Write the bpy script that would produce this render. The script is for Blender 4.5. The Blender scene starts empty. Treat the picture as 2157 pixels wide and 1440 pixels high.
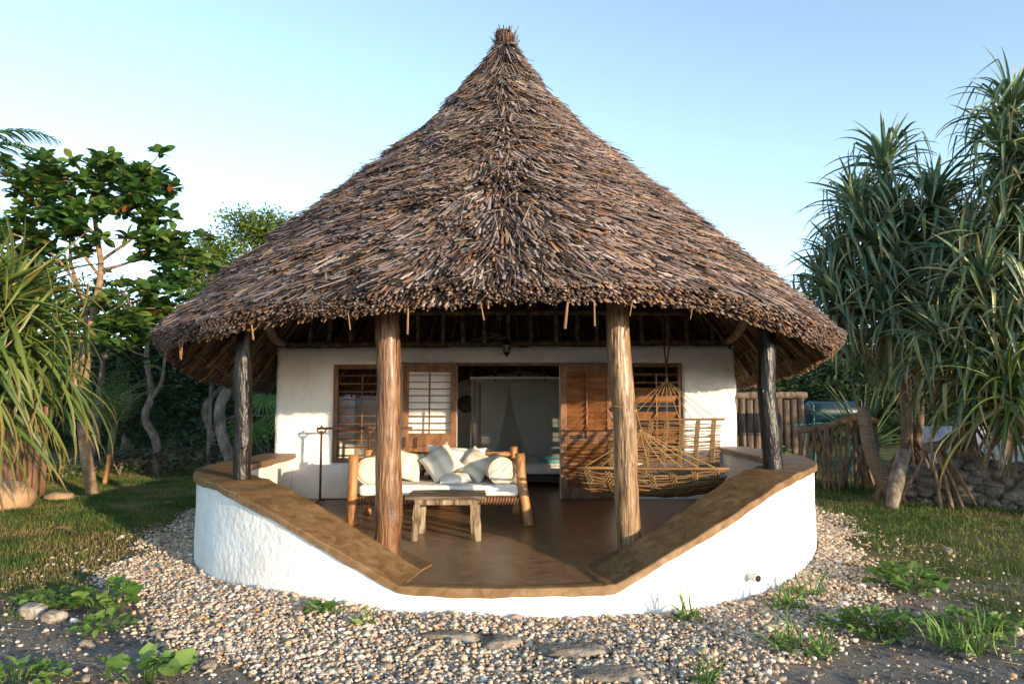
import bpy, math, random
import numpy as np
from mathutils import Vector, Matrix

R = math.radians
random.seed(11)
rng = np.random.default_rng(11)
S = bpy.context.scene
COL = S.collection

# ------------------------------------------------------------------ camera, sky, sun, exposure
cam = bpy.data.cameras.new('camera')
cam.sensor_width = 36.0
cam.lens = 25.03
cam.clip_start = 0.05
cam.clip_end = 2000.0
camo = bpy.data.objects.new('camera', cam)
COL.objects.link(camo)
CAMZ = 1.64
camo.location = (0, 0, CAMZ)
camo.rotation_euler = (R(95.0), 0, 0)
S.camera = camo

SUN_EL, SUN_AZ = 8.3, 139.5          # azimuth clockwise from +Y: behind the camera, to its right
w = bpy.data.worlds.new('World')
S.world = w
w.use_nodes = True
wn = w.node_tree.nodes
sky = wn.new('ShaderNodeTexSky')
sky.sky_type = 'NISHITA'
sky.sun_disc = False
sky.sun_elevation = R(SUN_EL)
sky.sun_rotation = R(SUN_AZ)
sky.air_density = 0.55
sky.dust_density = 0.2
sky.ozone_density = 1.2
wn['Background'].inputs['Strength'].default_value = 0.15
hs_ = wn.new('ShaderNodeHueSaturation')
hs_.inputs['Saturation'].default_value = 0.80
hs_.inputs['Hue'].default_value = 0.482
w.node_tree.links.new(sky.outputs[0], hs_.inputs['Color'])
w.node_tree.links.new(hs_.outputs[0], wn['Background'].inputs['Color'])

sun = bpy.data.lights.new('sun', 'SUN')
sun.energy = 2.0
sun.angle = R(0.6)
sun.color = (1.0, 0.78, 0.52)
suno = bpy.data.objects.new('sun', sun)
COL.objects.link(suno)
TOSUN = Vector((math.sin(R(SUN_AZ)) * math.cos(R(SUN_EL)), math.cos(R(SUN_AZ)) * math.cos(R(SUN_EL)), math.sin(R(SUN_EL))))
suno.rotation_euler = TOSUN.to_track_quat('Z', 'Y').to_euler()
suno.location = (6, -14, 8)

S.render.engine = 'CYCLES'
S.cycles.use_denoising = True
S.cycles.max_bounces = 6
S.cycles.diffuse_bounces = 3
S.cycles.glossy_bounces = 2
S.cycles.transparent_max_bounces = 8
S.view_settings.view_transform = 'Standard'
S.view_settings.look = 'None'
S.view_settings.gamma = 1.0
S.view_settings.use_curve_mapping = False
S.view_settings.exposure = 1.9


# ------------------------------------------------------------------ materials
def new_mat(name):
    m = bpy.data.materials.new(name)
    m.use_nodes = True
    nt = m.node_tree
    return m, nt, nt.nodes['Principled BSDF']


def ramp(nt, cols):
    r = nt.nodes.new('ShaderNodeValToRGB')
    e = r.color_ramp.elements
    while len(e) < len(cols):
        e.new(0.5)
    for i, (p, c) in enumerate(cols):
        e[i].position = p
        e[i].color = (c[0], c[1], c[2], 1)
    return r


def noise_mat(name, cols, scale=6, stretch=(1, 1, 1), rough=0.8, bump=0.3, bscale=40, bdist=0.01, detail=6, spec=0.4,
              coat=0.0, rvar=0.0, distort=0.0):
    m, nt, b = new_mat(name)
    L = nt.links.new
    tc = nt.nodes.new('ShaderNodeTexCoord')
    mp = nt.nodes.new('ShaderNodeMapping')
    mp.inputs['Scale'].default_value = stretch
    L(tc.outputs['Object'], mp.inputs['Vector'])
    n = nt.nodes.new('ShaderNodeTexNoise')
    n.inputs['Scale'].default_value = scale
    n.inputs['Detail'].default_value = detail
    n.inputs['Roughness'].default_value = 0.62
    n.inputs['Distortion'].default_value = distort
    L(mp.outputs[0], n.inputs['Vector'])
    r = ramp(nt, [(0.5 + (p - 0.5) * 0.62, c) for p, c in cols])
    L(n.outputs['Fac'], r.inputs['Fac'])
    L(r.outputs['Color'], b.inputs['Base Color'])
    b.inputs['Roughness'].default_value = rough
    b.inputs['Specular IOR Level'].default_value = spec
    b.inputs['Coat Weight'].default_value = coat
    b.inputs['Coat Roughness'].default_value = 0.25
    if rvar:
        mr = nt.nodes.new('ShaderNodeMapRange')
        mr.inputs['To Min'].default_value = rough - rvar
        mr.inputs['To Max'].default_value = rough + rvar
        L(n.outputs['Fac'], mr.inputs['Value'])
        L(mr.outputs[0], b.inputs['Roughness'])
    if bump:
        n2 = nt.nodes.new('ShaderNodeTexNoise')
        n2.inputs['Scale'].default_value = bscale
        n2.inputs['Detail'].default_value = 4
        L(mp.outputs[0], n2.inputs['Vector'])
        bp = nt.nodes.new('ShaderNodeBump')
        bp.inputs['Strength'].default_value = bump
        bp.inputs['Distance'].default_value = bdist
        L(n2.outputs['Fac'], bp.inputs['Height'])
        L(bp.outputs[0], b.inputs['Normal'])
    return m


def attr_mat(name, rough=0.85, trans=0.0, nscale=60, spec=0.3, nmul=(0.75, 1.2)):
    """base colour from the point attribute Col, broken up by fine noise"""
    m, nt, b = new_mat(name)
    L = nt.links.new
    a = nt.nodes.new('ShaderNodeAttribute')
    a.attribute_name = 'Col'
    tc = nt.nodes.new('ShaderNodeTexCoord')
    n = nt.nodes.new('ShaderNodeTexNoise')
    n.inputs['Scale'].default_value = nscale
    n.inputs['Detail'].default_value = 3
    L(tc.outputs['Object'], n.inputs['Vector'])
    mr = nt.nodes.new('ShaderNodeMapRange')
    mr.inputs['To Min'].default_value, mr.inputs['To Max'].default_value = nmul
    L(n.outputs['Fac'], mr.inputs['Value'])
    vm = nt.nodes.new('ShaderNodeVectorMath')
    vm.operation = 'SCALE'
    L(a.outputs['Color'], vm.inputs[0])
    L(mr.outputs[0], vm.inputs['Scale'])
    L(vm.outputs[0], b.inputs['Base Color'])
    b.inputs['Roughness'].default_value = rough
    b.inputs['Specular IOR Level'].default_value = spec
    if trans:
        t = nt.nodes.new('ShaderNodeBsdfTranslucent')
        L(vm.outputs[0], t.inputs['Color'])
        mx = nt.nodes.new('ShaderNodeMixShader')
        mx.inputs[0].default_value = trans
        L(b.outputs[0], mx.inputs[1])
        L(t.outputs[0], mx.inputs[2])
        L(mx.outputs[0], nt.nodes['Material Output'].inputs['Surface'])
    return m


def leaf_mat(name, cols, tip=None, trans=0.25, rough=0.45, spec=0.4):
    """a leaf: colour drawn per leaf, with an older tip towards its end (point attribute t)"""
    m, nt, b = new_mat(name)
    L = nt.links.new
    g = nt.nodes.new('ShaderNodeNewGeometry')
    o = nt.nodes.new('ShaderNodeObjectInfo')
    ad = nt.nodes.new('ShaderNodeMath')
    ad.operation = 'ADD'
    L(g.outputs['Random Per Island'], ad.inputs[0])
    L(o.outputs['Random'], ad.inputs[1])
    fr = nt.nodes.new('ShaderNodeMath')
    fr.operation = 'FRACT'
    L(ad.outputs[0], fr.inputs[0])
    r = ramp(nt, cols)
    L(fr.outputs[0], r.inputs['Fac'])
    col = r.outputs['Color']
    if tip:
        a = nt.nodes.new('ShaderNodeAttribute')
        a.attribute_name = 't'
        r2 = ramp(nt, [(0.0, (0.18, 0.18, 0.18)), (0.12, (0, 0, 0)), (0.72, (0, 0, 0)), (1.0, (0.85, 0.85, 0.85))])
        L(a.outputs['Fac'], r2.inputs['Fac'])
        mx = nt.nodes.new('ShaderNodeMix')
        mx.data_type = 'RGBA'
        L(r2.outputs['Color'], mx.inputs['Factor'])
        L(col, mx.inputs['A'])
        mx.inputs['B'].default_value = (*tip, 1)
        col = mx.outputs['Result']
    L(col, b.inputs['Base Color'])
    b.inputs['Roughness'].default_value = rough
    b.inputs['Specular IOR Level'].default_value = spec
    t = nt.nodes.new('ShaderNodeBsdfTranslucent')
    L(col, t.inputs['Color'])
    ms = nt.nodes.new('ShaderNodeMixShader')
    ms.inputs[0].default_value = trans
    L(b.outputs[0], ms.inputs[1])
    L(t.outputs[0], ms.inputs[2])
    L(ms.outputs[0], nt.nodes['Material Output'].inputs['Surface'])
    return m


def plain(name, c, rough=0.6, metal=0.0, spec=0.4):
    m, nt, b = new_mat(name)
    b.inputs['Base Color'].default_value = (*c, 1)
    b.inputs['Roughness'].default_value = rough
    b.inputs['Metallic'].default_value = metal
    b.inputs['Specular IOR Level'].default_value = spec
    return m


M = {}
M['plaster'] = noise_mat('white_plaster', [(0.3, (0.72, 0.70, 0.66)), (0.5, (0.80, 0.785, 0.75)), (0.7, (0.84, 0.83, 0.80))], scale=2.2,
                         rough=0.92, bump=0.55, bscale=16, bdist=0.03, spec=0.2)
nt_p = M['plaster'].node_tree
n_s = nt_p.nodes.new('ShaderNodeTexNoise')
n_s.inputs['Scale'].default_value = 11
n_s.inputs['Detail'].default_value = 5
n_s.inputs['Roughness'].default_value = 0.75
r_s = ramp(nt_p, [(0.0, (0, 0, 0)), (0.70, (0, 0, 0)), (0.745, (1, 1, 1))])
tc_s = nt_p.nodes.new('ShaderNodeTexCoord')
nt_p.links.new(tc_s.outputs['Object'], n_s.inputs['Vector'])
nt_p.links.new(n_s.outputs['Fac'], r_s.inputs['Fac'])
m_s = nt_p.nodes.new('ShaderNodeMix')
m_s.data_type = 'RGBA'
b_s = nt_p.nodes['Principled BSDF']
src = b_s.inputs['Base Color'].links[0].from_socket
nt_p.links.new(r_s.outputs['Color'], m_s.inputs['Factor'])
nt_p.links.new(src, m_s.inputs['A'])
m_s.inputs['B'].default_value = (0.38, 0.34, 0.29, 1)
nt_p.links.new(m_s.outputs['Result'], b_s.inputs['Base Color'])
M['cement'] = noise_mat('brown_cement', [(0.24, (0.125, 0.066, 0.027)), (0.5, (0.19, 0.108, 0.046)), (0.78, (0.26, 0.165, 0.082))], scale=6.5,
                        rough=0.5, bump=0.2, bscale=40, bdist=0.006, rvar=0.12, distort=1.2, detail=9)
M['floor'] = noise_mat('polished_floor', [(0.28, (0.14, 0.078, 0.037)), (0.5, (0.205, 0.118, 0.058)), (0.75, (0.27, 0.17, 0.09))], scale=4.5,
                       rough=0.36, bump=0.1, bscale=30, bdist=0.004, rvar=0.14, distort=1.6, detail=9)
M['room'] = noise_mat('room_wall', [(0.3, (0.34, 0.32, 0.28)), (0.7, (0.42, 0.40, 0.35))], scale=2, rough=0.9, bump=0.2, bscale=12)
M['post'] = noise_mat('varnished_post', [(0.26, (0.035, 0.016, 0.008)), (0.42, (0.12, 0.050, 0.019)), (0.58, (0.20, 0.095, 0.037)), (0.78, (0.31, 0.185, 0.090))],
                      scale=7, stretch=(3.0, 3.0, 0.30), rough=0.42, bump=0.9, bscale=16, bdist=0.02, coat=0.22, distort=1.4, detail=9)
M['post_pale'] = noise_mat('pale_varnished_post', [(0.26, (0.055, 0.028, 0.013)), (0.42, (0.17, 0.095, 0.040)), (0.6, (0.26, 0.158, 0.074)), (0.78, (0.37, 0.255, 0.14))],
                           scale=7, stretch=(3.0, 3.0, 0.30), rough=0.40, bump=0.9, bscale=16, bdist=0.02, coat=0.22, distort=1.4, detail=9)
M['post_dark'] = noise_mat('dark_post', [(0.3, (0.006, 0.005, 0.005)), (0.58, (0.012, 0.010, 0.009)), (0.85, (0.032, 0.026, 0.020))],
                           scale=6, stretch=(2.2, 2.2, 0.5), rough=0.34, bump=0.9, bscale=14, bdist=0.02, coat=0.0, distort=1.2, detail=9, spec=0.35)
M['pole'] = noise_mat('roof_pole', [(0.3, (0.07, 0.045, 0.027)), (0.6, (0.17, 0.115, 0.07)), (0.8, (0.26, 0.19, 0.12))], scale=9, rough=0.85, bump=0.4)
M['door'] = noise_mat('door_wood', [(0.28, (0.11, 0.047, 0.019)), (0.5, (0.19, 0.085, 0.034)), (0.75, (0.27, 0.135, 0.06))], scale=5, stretch=(2, 2, 0.6),
                      rough=0.5, bump=0.25, bscale=25, bdist=0.004)
M['slat'] = noise_mat('slat_wood', [(0.25, (0.13, 0.05, 0.018)), (0.5, (0.22, 0.090, 0.034)), (0.78, (0.33, 0.155, 0.062))], scale=3, stretch=(0.8, 1, 4),
                      rough=0.45, bump=0.25, bscale=25, bdist=0.004)
M['sofa_leg'] = noise_mat('orange_pole_wood', [(0.25, (0.20, 0.085, 0.03)), (0.5, (0.36, 0.165, 0.055)), (0.75, (0.48, 0.25, 0.095))], scale=6, stretch=(1.6, 1.6, 0.5),
                          rough=0.5, bump=0.45, bscale=16, bdist=0.012)
M['rope_dark'] = noise_mat('dark_lacing', [(0.3, (0.07, 0.035, 0.02)), (0.7, (0.17, 0.085, 0.045))], scale=30, rough=0.9, bump=0.5, bscale=90)
M['grey_wood'] = noise_mat('weathered_table_wood', [(0.30, (0.06, 0.038, 0.022)), (0.45, (0.17, 0.115, 0.07)), (0.6, (0.28, 0.21, 0.135)), (0.8, (0.42, 0.345, 0.24))], scale=6,
                           stretch=(2.5, 2.5, 0.45), rough=0.85, bump=0.7, bscale=16, bdist=0.012, distort=1.0)
M['table_top'] = noise_mat('weathered_table_top', [(0.3, (0.055, 0.036, 0.024)), (0.5, (0.115, 0.08, 0.055)), (0.75, (0.21, 0.16, 0.11))], scale=6,
                           stretch=(0.4, 3, 3), rough=0.75, bump=0.6, bscale=16, bdist=0.01, distort=0.8)
M['cloth'] = noise_mat('cream_cotton', [(0.3, (0.66, 0.58, 0.46)), (0.7, (0.74, 0.66, 0.54))], scale=4, rough=0.95, bump=0.3, bscale=22, bdist=0.012, spec=0.1)
M['white_cloth'] = noise_mat('white_cotton', [(0.3, (0.72, 0.68, 0.62)), (0.7, (0.80, 0.77, 0.71))], scale=4, rough=0.95, bump=0.4, bscale=11, bdist=0.02, spec=0.1)
M['iron'] = noise_mat('rusty_iron', [(0.3, (0.055, 0.024, 0.013)), (0.7, (0.13, 0.06, 0.03))], scale=18, rough=0.7, bump=0.3)
M['black_iron'] = plain('black_iron', (0.02, 0.018, 0.016), 0.5, 0.4)
M['cord'] = noise_mat('hammock_cord', [(0.3, (0.20, 0.12, 0.05)), (0.7, (0.31, 0.20, 0.09))], scale=30, rough=0.9, bump=0.3)
M['cane'] = noise_mat('hammock_cane', [(0.25, (0.10, 0.050, 0.020)), (0.5, (0.17, 0.090, 0.034)), (0.8, (0.26, 0.145, 0.058))], scale=5, stretch=(0.7, 4, 4), rough=0.55, bump=0.3)
M['thatch'] = attr_mat('palm_thatch', rough=0.8, nscale=35)
M['thatch_core'] = noise_mat('thatch_core', [(0.3, (0.035, 0.022, 0.013)), (0.7, (0.09, 0.058, 0.034))], scale=12, rough=0.95, bump=0.8, bscale=25, bdist=0.04)
M['stone_chip'] = attr_mat('gravel_stone', rough=0.8, nscale=45, nmul=(0.8, 1.15))
M['grass'] = attr_mat('grass_blade', rough=0.7, trans=0.3, nscale=3, spec=0.15)
M['pandanus'] = leaf_mat('pandanus_leaf', [(0.0, (0.065, 0.115, 0.068)), (0.35, (0.10, 0.165, 0.085)), (0.7, (0.15, 0.215, 0.095)), (0.88, (0.23, 0.28, 0.11)), (1.0, (0.32, 0.26, 0.12))],
                         tip=(0.30, 0.22, 0.10), trans=0.2, rough=0.38, spec=0.5)
M['pandanus_sun'] = leaf_mat('pale_pandanus_leaf', [(0.0, (0.055, 0.105, 0.022)), (0.4, (0.095, 0.155, 0.032)), (0.8, (0.15, 0.20, 0.045)), (1.0, (0.24, 0.19, 0.06))],
                             tip=(0.24, 0.13, 0.05), trans=0.3, rough=0.4)
M['dead_leaf'] = leaf_mat('dead_leaf', [(0.0, (0.11, 0.07, 0.04)), (0.5, (0.18, 0.115, 0.065)), (1.0, (0.25, 0.17, 0.10))], trans=0.15, rough=0.8, spec=0.1)
M['almond_leaf'] = leaf_mat('almond_leaf', [(0.0, (0.034, 0.088, 0.030)), (0.5, (0.068, 0.149, 0.034)), (0.9, (0.135, 0.230, 0.041)), (0.985, (0.216, 0.203, 0.041)), (1.0, (0.432, 0.095, 0.027))], trans=0.3, rough=0.35)
M['bush_leaf'] = leaf_mat('sunny_bush_leaf', [(0.0, (0.10, 0.165, 0.03)), (0.5, (0.16, 0.235, 0.045)), (1.0, (0.23, 0.29, 0.065))], trans=0.35, rough=0.5)
M['dark_leaf'] = leaf_mat('deep_green_leaf', [(0.0, (0.016, 0.041, 0.016)), (0.5, (0.030, 0.067, 0.023)), (1.0, (0.057, 0.098, 0.032))], trans=0.22, rough=0.5)
M['mid_leaf'] = leaf_mat('mid_green_leaf', [(0.0, (0.045, 0.095, 0.025)), (0.5, (0.08, 0.14, 0.032)), (1.0, (0.13, 0.19, 0.045))], trans=0.28, rough=0.45)
M['shrub_leaf'] = leaf_mat('mixed_shrub_leaf', [(0.0, (0.04, 0.06, 0.035)), (0.5, (0.065, 0.075, 0.045)), (0.85, (0.10, 0.075, 0.05)), (1.0, (0.17, 0.10, 0.05))], trans=0.22, rough=0.6)
M['pale_shrub'] = leaf_mat('pale_shrub_leaf', [(0.0, (0.07, 0.105, 0.04)), (0.5, (0.13, 0.16, 0.075)), (1.0, (0.24, 0.24, 0.13))], trans=0.25, rough=0.6)
M['weed_leaf'] = leaf_mat('weed_leaf', [(0.0, (0.062, 0.138, 0.027)), (0.5, (0.106, 0.206, 0.037)), (1.0, (0.188, 0.281, 0.069))], trans=0.3, rough=0.5)
M['bark'] = noise_mat('grey_bark', [(0.3, (0.085, 0.065, 0.05)), (0.6, (0.20, 0.165, 0.13)), (0.8, (0.31, 0.27, 0.22))], scale=7, stretch=(1, 1, 0.5), rough=0.9, bump=0.6, bscale=16, bdist=0.03)
M['bark_tan'] = noise_mat('tan_bark', [(0.3, (0.13, 0.080, 0.045)), (0.6, (0.25, 0.165, 0.095)), (0.8, (0.36, 0.26, 0.16))], scale=7, rough=0.9, bump=0.5, bscale=18, bdist=0.03)
M['pand_bark'] = noise_mat('ringed_pandanus_bark', [(0.2, (0.10, 0.070, 0.048)), (0.5, (0.165, 0.118, 0.08)), (0.85, (0.24, 0.175, 0.12))], scale=6, stretch=(1.0, 1.0, 6), rough=0.85, bump=0.7, bscale=9, bdist=0.03)
M['root'] = noise_mat('prop_root', [(0.3, (0.085, 0.052, 0.033)), (0.6, (0.18, 0.115, 0.07)), (0.8, (0.27, 0.19, 0.12))], scale=8, stretch=(1, 1, 0.5), rough=0.85, bump=0.5, bscale=20)
M['fence'] = noise_mat('weathered_fence_pole', [(0.3, (0.07, 0.05, 0.037)), (0.6, (0.16, 0.12, 0.09)), (0.8, (0.24, 0.19, 0.15))], scale=6, stretch=(2, 2, 0.3), rough=0.9, bump=0.5, bscale=14, bdist=0.02)
M['screen_pole'] = noise_mat('red_brown_pole', [(0.3, (0.10, 0.045, 0.025)), (0.6, (0.20, 0.105, 0.058)), (0.8, (0.29, 0.175, 0.10))], scale=6, stretch=(2.4, 2.4, 0.3), rough=0.85, bump=0.5, bscale=14, bdist=0.02)
M['rock'] = noise_mat('coral_rag', [(0.25, (0.10, 0.085, 0.068)), (0.5, (0.22, 0.19, 0.155)), (0.75, (0.40, 0.36, 0.30))], scale=7, rough=0.95, bump=0.9, bscale=18, bdist=0.04)
M['flat_rock'] = noise_mat('flat_grey_rock', [(0.25, (0.13, 0.105, 0.08)), (0.5, (0.21, 0.175, 0.135)), (0.75, (0.30, 0.26, 0.21))], scale=9, rough=0.9, bump=0.8, bscale=26, bdist=0.02)
M['sandstone'] = noise_mat('tan_boulder', [(0.3, (0.27, 0.165, 0.085)), (0.7, (0.38, 0.25, 0.14))], scale=4, rough=0.9, bump=0.4, bscale=20, bdist=0.02)
M['blue_wall'] = noise_mat('blue_grey_wall', [(0.3, (0.22, 0.24, 0.29)), (0.7, (0.30, 0.32, 0.38))], scale=3, rough=0.9, bump=0.3, bscale=14)  # even blue-grey base colour for the garden wall
M['teal'] = plain('teal_paint', (0.010, 0.034, 0.052), 0.35, 0.0, 0.5)
M['teal_frame'] = plain('teal_frame_paint', (0.03, 0.15, 0.155), 0.5)
M['turquoise'] = plain('turquoise_cotton', (0.03, 0.25, 0.27), 0.9)
M['bed_wood'] = plain('dark_bed_wood', (0.05, 0.026, 0.014), 0.6)
M['fan'] = plain('grey_fan_paint', (0.16, 0.15, 0.14), 0.5)
M['pipe'] = plain('grey_pipe', (0.55, 0.54, 0.52), 0.5)
M['bore_shade'] = plain('pipe_bore_shade', (0.012, 0.012, 0.012), 0.8)
M['flower'] = plain('pale_blue_petal', (0.28, 0.30, 0.62), 0.7)


def stripe_mat(name, k, c1, c2, c3):
    m, nt, b = new_mat(name)
    L = nt.links.new
    tc = nt.nodes.new('ShaderNodeTexCoord')
    sx = nt.nodes.new('ShaderNodeSeparateXYZ')
    L(tc.outputs['Object'], sx.inputs[0])
    mu = nt.nodes.new('ShaderNodeMath')
    mu.operation = 'MULTIPLY'
    mu.inputs[1].default_value = k
    L(sx.outputs['X'], mu.inputs[0])
    fr = nt.nodes.new('ShaderNodeMath')
    fr.operation = 'FRACT'
    L(mu.outputs[0], fr.inputs[0])
    r = ramp(nt, [(0.0, c1), (0.40, c2), (0.46, c1), (0.52, c2), (0.66, c3), (0.72, c2), (0.92, c1)])
    r.color_ramp.interpolation = 'CONSTANT'
    L(fr.outputs[0], r.inputs['Fac'])
    L(r.outputs['Color'], b.inputs['Base Color'])
    b.inputs['Roughness'].default_value = 0.95
    b.inputs['Specular IOR Level'].default_value = 0.1
    n2 = nt.nodes.new('ShaderNodeTexNoise')
    n2.inputs['Scale'].default_value = 9
    L(tc.outputs['Object'], n2.inputs['Vector'])
    bp = nt.nodes.new('ShaderNodeBump')
    bp.inputs['Strength'].default_value = 0.5
    bp.inputs['Distance'].default_value = 0.03
    L(n2.outputs['Fac'], bp.inputs['Height'])
    L(bp.outputs[0], b.inputs['Normal'])
    return m


M['stripe'] = stripe_mat('striped_cotton', 6.5, (0.72, 0.67, 0.57), (0.58, 0.52, 0.39), (0.52, 0.47, 0.35))


def net_mat():
    m, nt, b = new_mat('mosquito_net')
    L = nt.links.new
    tr = nt.nodes.new('ShaderNodeBsdfTransparent')
    tl = nt.nodes.new('ShaderNodeBsdfTranslucent')
    tl.inputs['Color'].default_value = (0.8, 0.78, 0.72, 1)
    b.inputs['Base Color'].default_value = (0.8, 0.78, 0.72, 1)
    b.inputs['Roughness'].default_value = 1
    a = nt.nodes.new('ShaderNodeMixShader')
    a.inputs[0].default_value = 0.4
    L(b.outputs[0], a.inputs[1])
    L(tl.outputs[0], a.inputs[2])
    c = nt.nodes.new('ShaderNodeMixShader')
    c.inputs[0].default_value = 0.24
    L(tr.outputs[0], c.inputs[1])
    L(a.outputs[0], c.inputs[2])
    L(c.outputs[0], nt.nodes['Material Output'].inputs['Surface'])
    return m


M['net'] = net_mat()


def glass_mat():
    m, nt, b = new_mat('lantern_glass')
    b.inputs['Base Color'].default_value = (0.75, 0.78, 0.76, 1)
    b.inputs['Roughness'].default_value = 0.1
    b.inputs['Transmission Weight'].default_value = 0.85
    return m


M['glass'] = glass_mat()


def ground_mat():
    m, nt, b = new_mat('sandy_soil')
    L = nt.links.new
    tc = nt.nodes.new('ShaderNodeTexCoord')
    n = nt.nodes.new('ShaderNodeTexNoise')
    n.inputs['Scale'].default_value = 1.3
    n.inputs['Detail'].default_value = 8
    n.inputs['Roughness'].default_value = 0.7
    L(tc.outputs['Object'], n.inputs['Vector'])
    soil = ramp(nt, [(0.36, (0.115, 0.100, 0.088)), (0.5, (0.185, 0.162, 0.14)), (0.64, (0.26, 0.225, 0.18))])
    L(n.outputs['Fac'], soil.inputs['Fac'])
    n3 = nt.nodes.new('ShaderNodeTexNoise')
    n3.inputs['Scale'].default_value = 2.1
    n3.inputs['Detail'].default_value = 8
    L(tc.outputs['Object'], n3.inputs['Vector'])
    lawn = ramp(nt, [(0.36, (0.06, 0.075, 0.025)), (0.5, (0.10, 0.10, 0.038)), (0.64, (0.19, 0.145, 0.07))])
    L(n3.outputs['Fac'], lawn.inputs['Fac'])
    a = nt.nodes.new('ShaderNodeAttribute')
    a.attribute_name = 'lawn'
    mx0 = nt.nodes.new('ShaderNodeMix')
    mx0.data_type = 'RGBA'
    a0 = nt.nodes.new('ShaderNodeAttribute')
    a0.attribute_name = 'bed'
    L(a0.outputs['Fac'], mx0.inputs['Factor'])
    L(soil.outputs['Color'], mx0.inputs['A'])
    mx0.inputs['B'].default_value = (0.32, 0.26, 0.195, 1)
    mx = nt.nodes.new('ShaderNodeMix')
    mx.data_type = 'RGBA'
    L(a.outputs['Fac'], mx.inputs['Factor'])
    L(mx0.outputs['Result'], mx.inputs['A'])
    L(lawn.outputs['Color'], mx.inputs['B'])
    n2 = nt.nodes.new('ShaderNodeTexNoise')
    n2.inputs['Scale'].default_value = 90
    n2.inputs['Detail'].default_value = 4
    L(tc.outputs['Object'], n2.inputs['Vector'])
    bp = nt.nodes.new('ShaderNodeBump')
    bp.inputs['Strength'].default_value = 0.6
    bp.inputs['Distance'].default_value = 0.015
    L(n2.outputs['Fac'], bp.inputs['Height'])
    L(bp.outputs[0], b.inputs['Normal'])
    L(mx.outputs['Result'], b.inputs['Base Color'])
    b.inputs['Roughness'].default_value = 0.95
    b.inputs['Specular IOR Level'].default_value = 0.15
    return m


M['ground'] = ground_mat()


# ------------------------------------------------------------------ geometry helpers
def vnoise(p, seed=0):
    """smooth value noise, p (N,3) -> (N,) in -1..1"""
    p = np.asarray(p, float)
    i = np.floor(p).astype(np.int64)
    f = p - i
    u = f * f * (3 - 2 * f)

    def h(ix, iy, iz):
        n = (ix * 374761393 + iy * 668265263 + iz * 2147483647 + seed * 1274126177) & 0xFFFFFFFF
        n = ((n ^ (n >> 13)) * 1274126177) & 0xFFFFFFFF
        n = n ^ (n >> 16)
        return (n & 0xFFFF) / 32767.5 - 1.0
    r = 0
    for dx in (0, 1):
        for dy in (0, 1):
            for dz in (0, 1):
                wgt = (u[:, 0] if dx else 1 - u[:, 0]) * (u[:, 1] if dy else 1 - u[:, 1]) * (u[:, 2] if dz else 1 - u[:, 2])
                r = r + wgt * h(i[:, 0] + dx, i[:, 1] + dy, i[:, 2] + dz)
    return r


def wloc(o):
    v = Vector((0, 0, 0))
    while o is not None:
        v += o.location
        o = o.parent
    return v


def make_mesh(name, verts, faces, mat, smooth=False):
    me = bpy.data.meshes.new(name)
    if isinstance(faces, np.ndarray):
        n, k = faces.shape
        me.vertices.add(len(verts))
        me.vertices.foreach_set('co', np.ascontiguousarray(verts, np.float32).ravel())
        me.loops.add(n * k)
        me.loops.foreach_set('vertex_index', np.ascontiguousarray(faces, np.int32).ravel())
        me.polygons.add(n)
        me.polygons.foreach_set('loop_start', np.arange(0, n * k, k, dtype=np.int32))
        me.update(calc_edges=True)
    else:
        me.from_pydata([tuple(v) for v in verts], [], [tuple(f) for f in faces])
    if smooth:
        me.polygons.foreach_set('use_smooth', np.ones(len(me.polygons), bool))
    if mat is not None:
        me.materials.append(mat)
    me.update()
    return me


def col_attr(me, cols, name='Col'):
    a = me.attributes.new(name, 'FLOAT_COLOR', 'POINT')
    c = np.ones((len(cols), 4), np.float32)
    c[:, :3] = cols
    a.data.foreach_set('color', c.ravel())


def flt_attr(me, vals, name):
    a = me.attributes.new(name, 'FLOAT', 'POINT')
    a.data.foreach_set('value', np.asarray(vals, np.float32))


def link(name, me, parent=None, kind=None):
    o = bpy.data.objects.new(name, me)
    COL.objects.link(o)
    if parent is not None:
        o.parent = parent
    if kind:
        o['kind'] = kind
    return o


def obj(name, verts, faces, mat, parent=None, smooth=False, kind=None, bevel=0.0, origin=None):
    """one mesh object from world-space vertices; its origin is its parent's (or the point given)"""
    v = np.asarray(verts, float)
    base = wloc(parent) if parent is not None else Vector((0, 0, 0))
    o0 = Vector(origin) if origin is not None else base
    me = make_mesh(name, v - np.array(o0), faces, mat, smooth)
    o = link(name, me, parent, kind)
    o.location = o0 - base
    if bevel:
        b = o.modifiers.new('bevel', 'BEVEL')
        b.width = bevel
        b.segments = 2
        b.limit_method = 'ANGLE'
    return o


def tag(o, label, cat, group=None):
    o['label'] = label
    o['category'] = cat
    if group:
        o['group'] = group
    return o


def thing(name, label, cat, loc, group=None):
    o = bpy.data.objects.new(name, None)
    o.empty_display_size = 0.2
    COL.objects.link(o)
    o.location = loc
    return tag(o, label, cat, group)


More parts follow.
